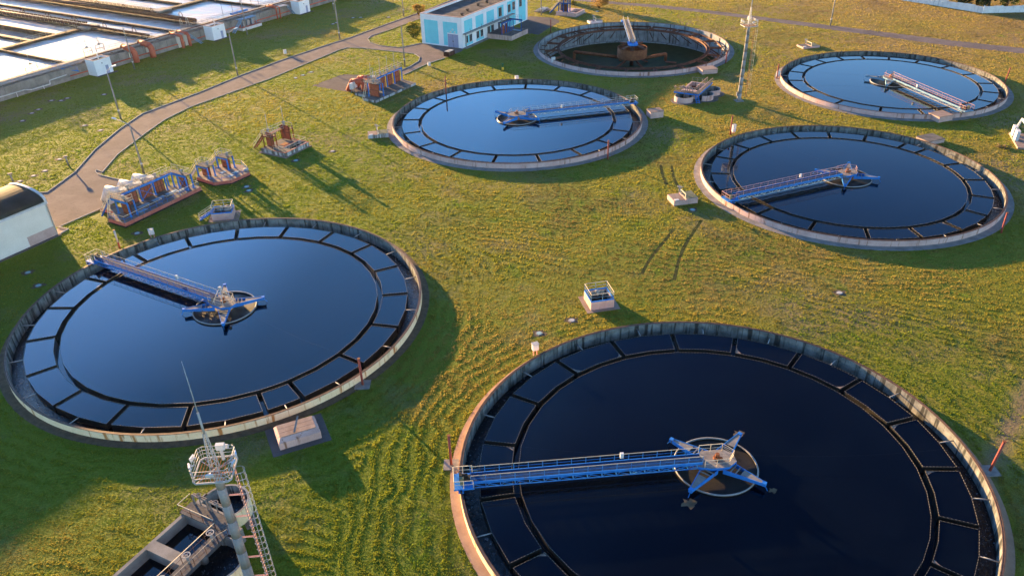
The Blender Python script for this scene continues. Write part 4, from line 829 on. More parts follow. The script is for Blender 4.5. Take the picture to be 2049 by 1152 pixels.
b=MB(); b.rail([(-17.5,-3.0,h),(-13.2,.1,h)],1.0,.04,1.3); b.box(-14.6,-13,-4.8,0,h,h+.1); b.build('railing',M['rail_cream'],T)
X=xf(O,DA); excl([X(LL,.1),X(1.8,.2),X(2.0,-.5),X(.9,-6.6),X(-1,-8.6),X(LL,-9.4)]); EXC_CIRC+=[(X(2.75,-2.55).x,X(2.75,-2.55).y,2.6),(X(-3.1,-6.7).x,X(-3.1,-6.7).y,3.0)]
soil([(455,985),(505,1010),(515,1050),(495,1060),(480,1030)],'soil_patch','patch',.005)
# the one beside the far mast
h=1.2; O=P(1320+500/12.8,140+560/12.8,h); O=Vector((O.x,O.y,0)); DA=60
T=thing('distribution_chamber','pink-walled chamber with round wells and blue walkway near the far mast','chamber',O,DA)
b=MB(); b.box(0,8.6,-.3,0,0,h); b.box(0,8.6,-4.2,-3.9,0,h); b.box(8.3,8.6,-3.9,-.3,0,h); b.box(1.6,2.6,-3.9,-.3,0,h); b.box(-.3,0,-4.2,0,0,h); b.build('channel_wall',[M['pink_wall']],T)
b=MB(); b.add([(0,-4,.35),(8.4,-4,.35),(8.4,-.2,.35),(0,-.2,.35)],[(0,1,2,3)]); b.build('channel_water',M['pool'],T)
b=MB()
for cx,cy,rr,a0,a1 in ((-2.2,-1.9,2.1,20,340),(1.2,-5.6,2.0,-180,90),(5.4,-5.9,2.0,-170,90)):
    wellring(T,(cx,cy),rr,h,a0,a1,'pink_wall'); b.add([(cx+(rr-.05)*math.cos(2*PI*i/32),cy+(rr-.05)*math.sin(2*PI*i/32),.2) for i in range(32)],[tuple(range(32))])
b.build('well_water',M['chan'],T)
b=MB(); b.box(-2.6,1.4,-6.0,.3,0,.02); b.prism(circ(-2.2,-1.9,2.9,32),0,.03); b.prism(circ(1.6,-5.8,2.9,32),.0,.04); b.prism(circ(5.4,-6.2,2.7,32),0,.035); b.build('apron',M['slabtop'],T)
b=MB(); b.box(-1.3,8.8,-5.0,-3.7,h+.05,h+.35); b.box(-1.4,-.2,-3.7,.8,h+.05,h+.35); b.build('walkway',M['blue'],T); b=MB(); b.box(-1.3,8.8,-4.95,-3.75,h+.352,h+.38); b.box(-1.35,-.2,-3.75,.75,h+.352,h+.38); b.build('walkway_deck',M['deck_grey'],T)
rails(T,[(-1.3,-5.0,h+.35),(8.7,-5.0,h+.35)],'rail_pink','plate'); rails(T,[(.0,-3.7,h+.35),(8.7,-3.7,h+.35)],'rail_pink','plate'); rails(T,[(-1.4,-3.7,h+.35),(-1.4,.8,h+.35),(-.2,.8,h+.35)],'rail_pink','plate'); rails(T,[(-.2,-3.6,h+.35),(-.2,0,h+.35)],'rail_pink','plate'); rails(T,[(8.5,-3.8,h),(8.5,-.2,h)],'plate','plate')
for v in (-1.0,-2.6): frame_hoist(T,(-.5,v-.6),(-.5,v+.6),h+.3,1.0)
stair(T,(-2.6,-5.4,0),(-1.3,-4.5,h+.3),.7,'blue','blue',5,False); MB().box(6.4,7.2,-2.5,-1.9,.2,h).build('stem_guard',M['concrete'],T)
X=xf(O,DA); excl([X(-3,.4),X(8.7,.2),X(8.7,-8.6),X(-1,-8.6)]); EXC_CIRC+=[(X(-2.2,-1.9).x,X(-2.2,-1.9).y,3.0)]
# ------------------------------------------------------------------ lighting masts
def mast(label,o,rz,hh,far=False,whip=4.6):
    T=thing('lighting_mast',label,'mast',o,rz,'tall concrete floodlight masts')
    b=MB(); nseg=9
    for i in range(nseg): z0,z1=hh*i/nseg,hh*(i+1)/nseg; r0=.46-.13*i/nseg; r1=.46-.13*(i+1)/nseg; b.tube((0,0,z0),(0,0,z1-.05),r0,20,r1); b.tube((0,0,z1-.05),(0,0,z1-.025),r1+.006,20,mi=1); b.tube((0,0,z1-.025),(0,0,z1),r1,20)
    b.build('shaft',[M['mast'],M['concrete_dark']],T)
    w_=1.42; oc=[(w_*a,w_*c_) for a,c_ in ((1,-.82),(1,.82),(.82,1),(-.82,1),(-1,.82),(-1,-.82),(-.82,-1),(.82,-1))]
    b=MB()
    for i in range(8): p,q=oc[i],oc[(i+1)%8]; b.bar((*p,hh),(*q,hh),.1,.14); b.bar((*p,hh),(0,0,hh-.05),.07)
    for i in range(-6,7): b.bar((i*.23,-1.35 if abs(i)<5 else -.9,hh+.03),(i*.23,1.35 if abs(i)<5 else .9,hh+.03),.04,.03,1)
    b.build('platform',[M['rail_white'],M['rust']],T)
    b=MB()
    for z in (.45,.8,1.15):
        for i in range(8): p,q=oc[i],oc[(i+1)%8]; b.tube((*p,hh+z),(*q,hh+z),.026,5)
    for i in range(8):
        for t_ in (0,.5): p=Vector(oc[i]).lerp(Vector(oc[(i+1)%8]),t_); b.tube((p.x,p.y,hh),(p.x,p.y,hh+1.15),.022,5)
    b.build('platform_railing',M['rail_white'],T)
    b=MB(); top=hh+3.7
    for a in (45,135,225,315): b.bar((*pol(.42,a),hh-.1),(*pol(.12,a),top),.06)
    for i in range(7):
        z0,z1=hh+.52*i,hh+.52*(i+1); 
        for a in (45,135,225,315): ra=.42-.3*(z0-hh)/3.7; rb=.42-.3*(z1-hh)/3.7; b.bar((*pol(ra,a),z0),(*pol(rb,a+90),z1),.035)
    b.build('lattice_top',M['rail_white'],T)
    b=MB(); b.tube((0,0,top-.1),(0,0,top+1.9),.09,8); b.tube((0,0,top+1.9),(0,0,top+1.9+whip),.045,6,.018); b.build('antenna',M['rail_white'],T)
    for i,(a,tz) in enumerate(((20,-.25),(-15,-.3),(70,-.2),(165,-.25),(198,-.3),(275,-.3))):
        b=MB(); p=Vector((*pol(1.66,a),hh+.95)); d=Vector((*pol(1,a),0)); sdv=Vector((-d.y,d.x,0)); n=(d+Vector((0,0,tz))).normalized(); u=n.cross(sdv).normalized()
        vs=[p+sdv*sx_+u*sy_+n*sz_ for sz_,k_ in ((-.06,.8),(.07,1)) for sx_,sy_ in ((-.30*k_,-.17*k_),(.30*k_,-.17*k_),(.30*k_,.17*k_),(-.30*k_,.17*k_))]
        b.add(vs,[(3,2,1,0),(4,5,6,7),(0,1,5,4),(1,2,6,5),(2,3,7,6),(3,0,4,7)]); b.bar(p-n*.1,p-d*.3,.06); b.build('floodlight',M['lamp'],T)
    b=MB(); b.box(.1,.75,.9,1.25,hh+1.1,hh+1.6); b.bar((.4,1.1,hh),(.4,1.1,hh+1.2),.2); b.build('junction_box',M['white'],T)
    lx=1.55; b=MB()
    for yy in (-.22,.22): b.bar((lx,yy,.8),(lx-.15,yy,hh),.045)
    for i in range(int(hh/.38)): z=1+.38*i; xx=lx-.15*z/hh; b.tube((xx,-.22,z),(xx,.22,z),.022,5)
    for i in range(7): z=1.6+i*(hh-2)/6; b.bar((.4,0,z),(lx-.15*z/hh,0,z),.045); b.bar((.4,.1,z),(lx-.15*z/hh,.22,z-.1),.05)
    b.build('ladder',M['rail_pink'] if not far else M['rust_dark'],T)
    b=MB(); n=20 if not far else 14
    for i in range(n):
        z=2.6+(hh-2.8)*i/(n-1); xx=lx+.28-.15*z/hh; m=12
        for j in range(m): a,c_=-140+280*j/m,-140+280*(j+1)/m; p,q=pol(.46,a),pol(.46,c_); b.tube((xx+p[0],p[1],z),(xx+q[0],q[1],z),.022,4,caps=False)
    for a in (-60,0,60): p=pol(.46,a); b.tube((lx+.28+p[0],p[1],2.6),(lx+.13+p[0],p[1],hh-.2),.02,4)
    b.build('ladder_cage',M['rail_cream'] if far else M['rail_white'],T)
    MB().box(-.9,.9,-.9,.9,0,.12).build('footing',M['concrete'],T); 
    if far: MB().box(-.75,-.45,-.2,.2,1.2,2.0).build('switch_box',M['plate'],T)
    EXC_CIRC.append((o[0],o[1],.9)); return T
mast('foreground concrete floodlight mast with caged ladder, cut by the bottom edge',(-22.9,45.3,0),4,16.4)
mast('far concrete floodlight mast standing among the right-hand clarifiers',P(1478,202),10,16.2,True,3.0)
# ------------------------------------------------------------------ lamp posts and poles
def lamp(px,py,hh,arm,label,lit=True,side=(1,0)):
    o=P(px,py); T=thing('lamp_post',label,'lamp post',o,0,'slender concrete lamp posts'); b=MB(); b.tube((0,0,0),(0,0,hh),.2,10,.13); b.build('pole',M['concrete'],T)
    MB().tube((0,0,1.75),(0,0,2.1),.21,10).build('band',M['white'],T)
    if arm:
        d=Vector((arm[0],arm[1],0)); b=MB(); b.tube((0,0,hh-.2),(0,0,hh+.9),.06,6); b.tube((0,0,hh+.9),(d.x,d.y,hh+1.7),.06,6); b.build('arm',M['rail_white'],T)
        b=MB(); e=d.normalized(); b.bar((d.x,d.y,hh+1.7),(d.x+e.x*.9,d.y+e.y*.9,hh+1.85),.36,.16); b.build('lamp_head',M['lamp'],T)
    EXC_CIRC.append((o.x,o.y,.4)); return T
lamp(242.2,238.3,9.6,(1.1,.7),'lamp post with bright head in front of the nearest white gatehouse'); lamp(288.1,346.7,8.6,(-2.6,.9),'lamp post behind the large blue station, its arm over the road')
lamp(476,151.5,9.6,(1.3,.5),'lamp post at the kerb before the middle gatehouse'); lamp(680,79.6,9.6,(1.5,1.2),'lamp post at the kerb where the branch road leaves')
lamp(810.4,133.7,10,None,'armless post on the grass island before the cyan building'); lamp(269.5,139,10.5,None,'armless pole at the basin between two thick red pipes'); lamp(495,70,9.8,None,'armless pole by the stair platform at the basin')
lamp(668,20,9.8,None,'armless pole at the far end of the basin wall, near the last gatehouse'); lamp(808,33,9.8,None,'armless post on the kerb left of the cyan building roof'); lamp(1661,52.5,9.8,None,'lone post beside the far path, top right'); lamp(1083,31,9.8,None,'armless post just right of the cyan building')
# ------------------------------------------------------------------ rim posts with stay wires
def rimpost(px,py,hh,label,to=None,base=None,white=False,lean=(0,0)):
    o=P(px,py); T=thing('stay_post',label,'post',o,0,'red steel posts around the clarifiers'); b=MB(); b.tube((0,0,0),(lean[0],lean[1],hh),.14,10); 
    if white: b.tube((lean[0]*.35,lean[1]*.35,hh*.35),(lean[0],lean[1],hh+.01),.15,10,mi=1)
    b.build('pole',[M['redpost'],M['rail_white']],T); MB().tube((lean[0],lean[1],hh),(lean[0],lean[1],hh+.06),.19,10).build('cap',M['rust'],T)
    if base: MB().box(-base,base,-base,base,0,.1).build('footing',M['plate'],T); EXC_CIRC.append((o.x,o.y,base*1.2))
    if to:
        x,y,r=TANKS[to]; b=MB(); a=Vector((o.x+lean[0],o.y+lean[1],hh-.1)); e=Vector((x,y,2.2)); prev=a
        for i in range(1,13): t_=i/12; q=a.lerp(e,t_)-Vector((0,0,1.0*math.sin(PI*t_))); b.tube(prev,q,.007,4,caps=False); prev=q
        w_=b.build('stay_wire',M['dark']); tag(w_,'thin sagging wire from '+label.split(' at ')[0].replace('the ','')+' to the bridge pivot','wire','wires slung over the clarifiers')
rimpost(726,770,3.9,'red post with square footing at the right front rim of the left clarifier','A',.9); rimpost(903,930,4.1,'red post on a pale slab at the bridge end of the nearest clarifier','B',.8); rimpost(1980,942,3.7,'leaning red post at the right rim of the nearest clarifier','B',.8,lean=(.5,.3))
rimpost(240,497,3.2,'white-topped post at the bridge end of the left clarifier','A',None,True); rimpost(893,192,4.4,'thin rust post at the back left rim of the middle clarifier','C'); rimpost(1216,319,3.7,'thin rust post at the front rim of the middle clarifier'); rimpost(1461,270,3.9,'rust post beside a white box at the back of the right middle clarifier','E'); rimpost(1554,158,3.5,'rust post at the left rim of the far right clarifier','D'); rimpost(2003,466,3.1,'leaning rust post at the lower right rim of the right middle clarifier',lean=(.3,.6)); rimpost(2010,167,3.4,'leaning rust post at the right rim of the far right clarifier',lean=(.5,.4)); rimpost(1102,66,3.6,'dark rust post at the left back rim of the drained clarifier'); rimpost(1452,127,2.8,'rust post at the right rim of the drained clarifier')
def cbox(px,py,label,w_=.75,h0=.85,h1=1.75,leg=True,mat='white'):
    o=P(px,py); T=thing('control_box',label,'control box',o,20,'white control boxes on legs'); MB().box(-w_/2,w_/2,-.28,.28,h0,h1).build('cabinet',M[mat],T)
    b=MB(); b.box(-w_/2-.05,w_/2+.05,-.33,.33,h1,h1+.05); b.build('lid',M['rail_white'],T)
    b=MB(); [b.bar((q,0,0),(q,0,h0),.12) for q in (-w_*.3,w_*.3)]; b.build('leg',M['rail_pink'],T); EXC_CIRC.append((o.x,o.y,.6))
cbox(1071,710,'white control box on two legs behind the nearest clarifier'); cbox(306,475,'white control box on a stand behind the left clarifier',.8,.6,1.45); cbox(1034,163,'white control box at the back rim of the middle clarifier',.8,.3,1.3); cbox(1467,267,'narrow white box beside a rust post, right middle clarifier',.7,.4,1.8); cbox(1556,157,'grey-white box at the left rim of the far right clarifier',.7,.4,1.7); cbox(1107,128,'white box at the left front rim of the drained clarifier',.9,.4,1.6); cbox(571,109,'white box in the shaded grass beyond the road',.8,.2,1.2); cbox(859,133,'small white box on the sunny grass before the dark skip',.7,.2,1.0)
for px,py,lab in ((137,331,'grey bollard with square cap at the kerb of the paved yard'),(27,366,'grey bollard with square cap near the hall roof')):
    o=P(px,py); T=thing('bollard',lab,'bollard',o,30,'capped bollards left of the road'); MB().tube((0,0,0),(0,0,1.7),.16,10).build('post',M['concrete'],T); MB().box(-.38,.38,-.26,.26,1.7,1.95).build('cap',M['plate'],T)
o=P(1006,141); T=thing('hydrant_post','short post, yellow below and green above, on the shaded grass','marker post',o); MB().tube((0,0,0),(0,0,.85),.28,12).build('base',M['yellow'],T); MB().tube((0,0,.85),(0,0,1.7),.26,12).build('top',M['green'],T)
o=P(899,112); T=thing('waste_skip','dark brown skip with two pale lids before the cyan building','skip',o,59); b=MB(); b.box(-1.4,1.4,-.8,.8,.15,1.25); [b.box(u,u+.12,-.86,.86,.15,1.3) for u in (-1.4,-.1,1.28)]; b.build('body',M['rust_dark'],T)
for u in (-1.2,.15): MB().box(u,u+1.05,-.7,.7,1.25,1.38).build('lid',M['lid'],T)
# ------------------------------------------------------------------ valve chambers
def chamber(px,py,ang,L,D,H_,label,cat='valve chamber',name='valve_chamber',wall='pink',top='slabtop_brown',style='lid',grp='small concrete valve chambers on the grass'):
    o=P(px,py); T=thing(name,label,cat,o,ang,grp); X=xf(o,ang); 
    EXC_POLY.append([(q.x,q.y) for q in (X(-L/2-.3,-D/2-.3),X(L/2+.3,-D/2-.3),X(L/2+.3,D/2+.3),X(-L/2-.3,D/2+.3))])
    if style=='lid':
        MB().box(-L/2,L/2,-D/2,D/2,0,H_).build('body',M[wall],T); MB().box(-L/2-.06,L/2+.06,-D/2-.06,D/2+.06,H_,H_+.12).build('lid',M[top],T)
    if style=='hatch':
        b=MB(); b.box(-L/2,0,-D/2,D/2,0,H_*.8); b.box(0,L/2,-D/2,D/2,0,H_); b.build('body',M[wall],T); MB().box(-L/2+.15,-.1,-D/2+.15,D/2-.15,H_*.8,H_*.8+.03).build('slab',M[top],T)
        MB().box(.15,L/2-.1,-D/2+.1,D/2-.1,H_,H_+.05).build('hatch_cover',M['greenslab'],T); b=MB(); b.bar((-.05,-D/2+.2,H_),(-.05,-D/2+.2,H_+.8),.12); b.bar((-.05,D/2-.5,H_),(-.05,D/2-.5,H_+.8),.12); b.bar((-.05,-D/2+.2,H_+.8),(-.05,D/2-.5,H_+.8),.12); b.build('frame',M['rail_cream'],T)
        MB().box(-L/2+.3,-L/2+1.0,-D/2+.2,-D/2+.7,H_*.8+.03,H_*.8+.1).build('cover_plate',M['white'],T)
        b=MB(); b.tube((-.2,D/2-.3,H_),(-.2,D/2-.3,H_+1.2),.09,8); b.ring(.28,.36,H_+1.15,H_+1.22,14,cx=-.2,cy=D/2-.3); b.bar((-.2,D/2-.3,H_+.9),(.5,D/2-.3,H_+1.0),.1); b.build('valve',M['steel'],T)
    if style=='rail':
        b=MB(); b.box(-L/2,L/2,-D/2,-D/2+.25,0,H_); b.box(-L/2,L/2,D/2-.25,D/2,0,H_); b.box(-L/2,-L/2+.25,-D/2+.25,D/2-.25,0,H_); b.box(L/2-.25,L/2,-D/2+.25,D/2-.25,0,H_); b.build('body',M[wall],T)
        MB().box(-L/2+.25,L/2-.25,-D/2+.25,D/2-.25,.1,.2).build('pit_floor',M['dark'],T); b=MB(); b.box(-L/2+.25,L/2-.25,.25,D/2-.25,H_-.3,H_-.22); b.build('grating',M['deck_grey'],T)
        b=MB(); a_=L/2-.06; c_=D/2-.06
        for q in ((-a_,-c_,a_,-c_),(a_,-c_,a_,c_),(a_,c_,-a_,c_),(-a_,c_,-a_,-c_)): b.bar((q[0],q[1],H_+.08),(q[2],q[3],H_+.08),.1,.16)
        b.build('toe_board',M['blue'],T); rails(T,[(-a_,-c_,H_+.1),(a_,-c_,H_+.1),(a_,c_,H_+.1),(-a_,c_,H_+.1),(-a_,-c_,H_+.1)],'rail_cream','blue_pale')
        actuator(T,(-.1,.4),H_-.2); MB().box(-1.0,.9,.5,.62,H_-.2,H_+.4).build('gate',M['plate'],T)
    return T
O=P(597,884); T=chamber(597,872,24,4.6,3.0,.95,'hipped concrete chamber with a leaning plank beside the left clarifier',wall='pink_wall',style='none')
b=MB(); vs=[(-2.3,-1.5,0),(2.3,-1.5,0),(2.3,1.5,0),(-2.3,1.5,0),(-2.3,-1.5,.9),(2.3,-1.5,.9),(2.3,1.5,.9),(-2.3,1.5,.9),(-2.0,-.95,1.2),(2.0,-.95,1.2),(2.0,1.3,1.2),(-2.0,1.3,1.2)]; b.add(vs,[(0,1,5,4),(1,2,6,5),(2,3,7,6),(3,0,4,7),(4,5,9,8),(5,6,10,9),(6,7,11,10),(7,4,8,11),(8,9,10,11)]); b.build('body',M['pink_wall'],T)
for i in range(3): MB().box(-1.95,1.95,-.9+.74*i,-.2+.74*i,1.2,1.27).build('cover_slab',M['slabtop_brown'],T)
b=MB(); b.bar((-.4,-.8,1.33),(.5,1.3,1.75),.2,.05); b.build('plank',M['plate'],T); MB().box(-3.2,3.2,-2.3,2.8,0,.03).build('apron',M['asphalt_grey'],T); X=xf(P(597,872),24); excl([X(-3.3,-2.4),X(3.3,-2.4),X(3.3,2.9),X(-3.3,2.9)])
T=chamber(1198,606,12,3.3,3.2,1.25,'pink pit chamber ringed by blue and cream railing behind the nearest clarifier',style='rail'); MB().box(-2.3,2.4,-2.2,2.3,0,.03).build('apron',M['slabtop_brown'],T); X=xf(P(1198,606),12); excl([X(-2.4,-2.3),X(2.5,-2.3),X(2.5,2.4),X(-2.4,2.4)])
T=chamber(449,433,8,3.4,3.0,1.2,'chamber with blue railing and steps at the back of the left clarifier',style='rail'); stair(T,(-4.0,-.4,0),(-1.7,-.2,1.25),.9,'blue','rail_cream',6); MB().ball((.8,.3,1.1),.75,12,8).build('tank_drum',M['plate'],T); MB().box(-2.4,2.6,-2.0,2.0,0,.03).build('apron',M['slabtop_brown'],T)
chamber(1365,402,12,4.3,3.0,1.0,'pink chamber with hatch frame and handwheel left of the right middle clarifier',style='hatch'); chamber(757,272,8,4.2,2.6,.8,'chamber with crooked white stand at the left rim of the middle clarifier',style='hatch',wall='chipped')
chamber(1880,239,20,3.6,3.0,1.1,'pink flat-topped chamber at the front rim of the far right clarifier'); chamber(1860,283,20,4.0,3.2,.7,'low pink chamber at the back rim of the right middle clarifier',top='slabtop'); chamber(1310,233,14,2.9,2.4,1.3,'cube-like pink chamber at the right rim of the middle clarifier'); chamber(1415,145,12,4.0,3.0,1.0,'flat pink chamber at the right front rim of the drained clarifier'); chamber(1617,94,14,5.0,3.2,.5,'low pale chamber with small stand above the far right clarifier',style='hatch',top='slabtop'); chamber(1190,46,14,4.0,2.6,.8,'white-edged chamber with dark blue hatch at the back of the drained clarifier',style='hatch',wall='white')
# slab with white pipes at the right edge
O=P(2052,285); T=thing('pump_slab','concrete slab with bent white pipe and cabinets at the right edge','pump slab',O,72); MB().box(-4.2,4.2,-3.2,2.2,0,.35).build('slab',M['slabtop_brown'],T)
b=MB(); b.pipe([(4.8,1.2,.3),(4.6,.6,3.0),(.4,-1.8,1.0),(.4,-1.8,.3)],.22,10); b.build('white_pipe',M['white'],T)
for u in (-.6,2.0): MB().box(u,u+1.5,1.5,2.1,.35,2.2).build('cabinet',M['white'],T)
X=xf(O,72); excl([X(-4.3,-3.3),X(4.3,-3.3),X(4.3,2.3),X(-4.3,2.3)])
O=P(2006,296); b=MB()
for i in range(9): a=random.uniform(0,6.3); p=Vector((random.uniform(-.9,.9),random.uniform(-.8,.8),.1+.12*(i%3))); b.tube(p-Vector((math.cos(a),math.sin(a),.05))*.8,p+Vector((math.cos(a),math.sin(a),.1))*.8,.07,6)
tag(b.build('stick_pile',M['bark'],None,O),'untidy heap of dry sticks on the grass left of the pump slab','sticks')
O=P(1085,22); b=MB(); T=thing('pipe_stack','stacked pale pipes and debris on a low slab right of the cyan building','pipes',O,60); MB().box(-2.5,2.5,-1.6,1.6,0,.3).build('slab',M['apron'],T)
for i in range(4): MB().tube((-2.2,-1+.6*i,.55),(2.2,-.9+.6*i,.55),.22,10).build('pipe',M['rail_white'],T)
# ------------------------------------------------------------------ manhole lids
ML=[((102.9,201.8),(122.4,201.8),(134.9,197.1),'lid','pale lid, one of three together in shade before the nearest gatehouse'),((76.8,219.5),(63.8,227),'lid','pale lid, one of a pair in shade left of the first lamp post'),((44.8,242.2),'lid','single pale lid at the far left of the shaded grass'),((208.3,189.6),'lid','single lid just left of the first lamp post'),((168.7,251.8),(201,261.2),'lid','lid on sunny grass beside the curving kerb'),((119,319),(90,342),(67,352),(39,363),'lid','lid in the row along the kerb beyond the paved yard'),((706.5,36.3),(721.5,35.5),(666.5,48.5),(673.5,46),(777.5,35.2),'lid','small white lid in shade between the lamp posts beyond the road'),((591.5,156.5),(606,151),(622.5,144.8),'lid_teal','lid, one of three on the sunny grass before the red-pipe station'),((493.5,374),(498,381.5),'lid_teal','teal lid in the shadow of the small twin station'),((665.5,303),'lid','flat lid right of the brick-red station'),((592,321.5),'lid_teal','teal lid in the shadow of the brick-red station'),((1144,641),'lid','round lid in bare soil near the railed pit chamber'),((1079,667),'lid_teal','small bluish lid near the box on two legs'),((1680,586),'lid','lone lid in the middle of the right-hand grass'),((1386,420),'lid_teal','round lid in the shadow of the hatch chamber'),((274.5,467),'lid_teal','teal lid behind the left clarifier near a white box'),((77,571.5),(56,545.5),'lid_teal','lid in the shadow of the cream hall'),((1195,23.5),'lid_teal','small lid by the pink basin at the top')]
for ent in ML:
    *pts_,mt,lab=ent
    for px,py in pts_:
        o=P(px,py); T=thing('manhole_cover',lab,'manhole',o,random.uniform(0,90),'manhole lids scattered over the lawns'); rr=.34 if py>100 else .4
        b=MB(); b.tube((0,0,0),(0,0,.05),rr+.14,18); b.build('collar',M['apron'],T); MB().tube((0,0,.05),(0,0,.085),rr,18).build('lid',M[mt],T)
        b=MB(); n=14; b.add([((.95+.3*math.sin(i*2.3+px))*math.cos(2*PI*i/n),(.85+.28*math.sin(i*1.7+py))*math.sin(2*PI*i/n),.006) for i in range(n)],[tuple(range(n))]); b.build('bare_soil',M['bare_soil'],T); EXC_CIRC.append((o.x,o.y,.75))
# ------------------------------------------------------------------ far fence, trees and shrubs
q=pp([(1640,-24),(1700,-12),(1762,1)]); k_=pp([(1966,27)])[0]; e_=pp([(2049,25)])[0]; e2=e_+(e_-k_)*1.5; st_=q[0]+(q[0]-q[2])*.4
T=thing('panel_fence','white concrete panel fence running along the top right corner','fence',(0,0,0)); run=[st_,k_,e2]
for a_,c_ in zip(run[:-1],run[1:]):
    n=int((c_-a_).length/2.6)
    for i in range(n):
        p=a_.lerp(c_,i/n); r_=a_.lerp(c_,(i+1)/n); hh=1.95+.12*math.sin(i*2.1); b=MB(); b.bar((p.x,p.y,hh/2),(r_.x,r_.y,hh/2),.14,hh); 
        for j in range(1,6): e=p.lerp(r_,j/6); b.bar((e.x,e.y,.05),(e.x,e.y,hh-.02),.06,.2)
        b.build('panel',M['fence'],T)
        if i%6==0: b=MB(); b.bar((p.x,p.y,0),(p.x,p.y,hh+.25),.28); b.build('post',M['fence'],T)
def crown(c_,rx,rz_,n,leaf,seed,flat_=0,lump=7):
    g=np.random.default_rng(seed); b=MB(); cl=[(Vector((g.normal()*.5*rx,g.normal()*.5*rx,g.uniform(-.6,.75)*rz_)),g.uniform(.3,.6)) for _ in range(lump)]
    for i in range(n):
        cc,s_=cl[g.integers(lump)]; d=Vector(g.normal(size=3)).normalized()*(g.uniform(.3,1)**.5); p=Vector(c_)+cc+Vector((d.x*rx*s_,d.y*rx*s_,d.z*rz_*s_))
        if p.z<.15: p.z=.15+g.uniform(0,.3)
        u=Vector(g.normal(size=3)).normalized()*leaf; v=u.orthogonal().normalized()*leaf*.6; b.add([p-u,p+v,p+u,p-v],[(0,1,2,3)])
    return b
def tree(px,py,hh,rx,leaf,label,seed,grp,name='tree',gold=None,z0=None,off=(0,0),n=1400,ls=.28):
    o=P(px,py)+Vector((off[0],off[1],0)); T=thing(name,label,'tree' if name=='tree' else 'shrub',o,0,grp); g=np.random.default_rng(seed)
    b=MB(); tr=.05*hh**.9 if name=='tree' else .06
    if name=='tree':
        b.tube((0,0,0),(0,0,hh*.55),tr,8,tr*.5)
        for i in range(7): a=i*.9+seed; z=hh*(.3+.06*i); b.tube((0,0,z),(math.cos(a)*rx*.7,math.sin(a)*rx*.7,z+hh*.22),tr*.4,6,tr*.12)
    else:
        for i in range(16): a=i*2.4; b.tube((math.cos(a)*.15,math.sin(a)*.15,0),(math.cos(a)*rx*g.uniform(.3,.9),math.sin(a)*rx*g.uniform(.3,.9),hh*g.uniform(.6,.95)),.06,5,.015)
    b.build('trunk',M['bark'],T)
    cz=hh*(.5 if name=='tree' else .55); crown((0,0,cz),rx,hh*(.5 if name=='tree' else .48),n,ls,seed,lump=9).build('crown',M[leaf],T)
    if gold: crown((0,0,cz+hh*.12),rx*.95,hh*.36,n//2,ls,seed+50,lump=6).build('crown',M[gold],T)
    EXC_CIRC.append((o.x,o.y,rx*.5)); return T
fd=(e2-k_).normalized(); nrm=Vector((-fd.y,fd.x,0)); 
if nrm.y<0: nrm=-nrm
LB=['dark leafy tree behind the white fence, rightmost','olive tree behind the white fence at its bend','dark tree behind the fence left of the bend','tall dark tree in the second row behind the fence','autumn-tinged tree behind the middle of the fence']
spots=[(k_.lerp(e2,t_)+nrm*d_) for t_,d_ in ((.05,3.2),(.28,3.4),(.5,3),(.72,3.6),(.95,3.2),(.18,8),(.62,8.5))]+[k_.lerp(st_,t_)+Vector((2.2,3.2,0)) for t_ in (.12,.28,.45,.62,.8)]
desc=['at the bend','just right of the bend','in the middle of the right run','near the right edge','past the right edge','in the back row behind the bend','in the back row to the right','first left of the bend','second left of the bend','third left of the bend','fourth left of the bend','last at the top edge']
for i,sp in enumerate(spots):
    o=sp; lf=['leaf_dark','leaf','leaf_dark','leaf_dark'][i%4]; T_=tree(0,0,6.5+2*(i%3),3.0+.4*(i%2),lf,('dark' if lf=='leaf_dark' else 'olive' if lf=='leaf' else 'yellowish')+' leafy tree behind the white fence, '+desc[i],100+i,'trees behind the white fence',off=(0,0),n=900,ls=.4); T_.location=(o.x,o.y,0)
tree(826,76,3.9,2.6,'leaf','round green shrub left of the cyan building',31,'shrubs around the cyan building','shrub','leaf_yel',n=1500,ls=.24); tree(852,66,3.2,2.2,'leaf_yel','yellow-green shrub touching the cyan building corner',32,'shrubs around the cyan building','shrub','leaf_gold',n=900,ls=.22); tree(838,31,3.2,1.6,'leaf_gold','orange shrub behind the cyan building corner',33,'shrubs around the cyan building','shrub',n=800,ls=.22)
tree(1199,16,4.2,3.4,'leaf_gold','wide golden shrub with bare stems beside the far path',34,'shrubs around the cyan building','shrub',n=1400,ls=.2); tree(1148,11,1.5,.8,'leaf_yel','tiny yellow-green bush between the pink basin and golden shrub',35,'shrubs around the cyan building','shrub',n=500,ls=.14); tree(1122,1,2.6,1.8,'leaf_gold','orange shrub behind the blue tower stair',36,'shrubs around the cyan building','shrub',n=700,ls=.2)
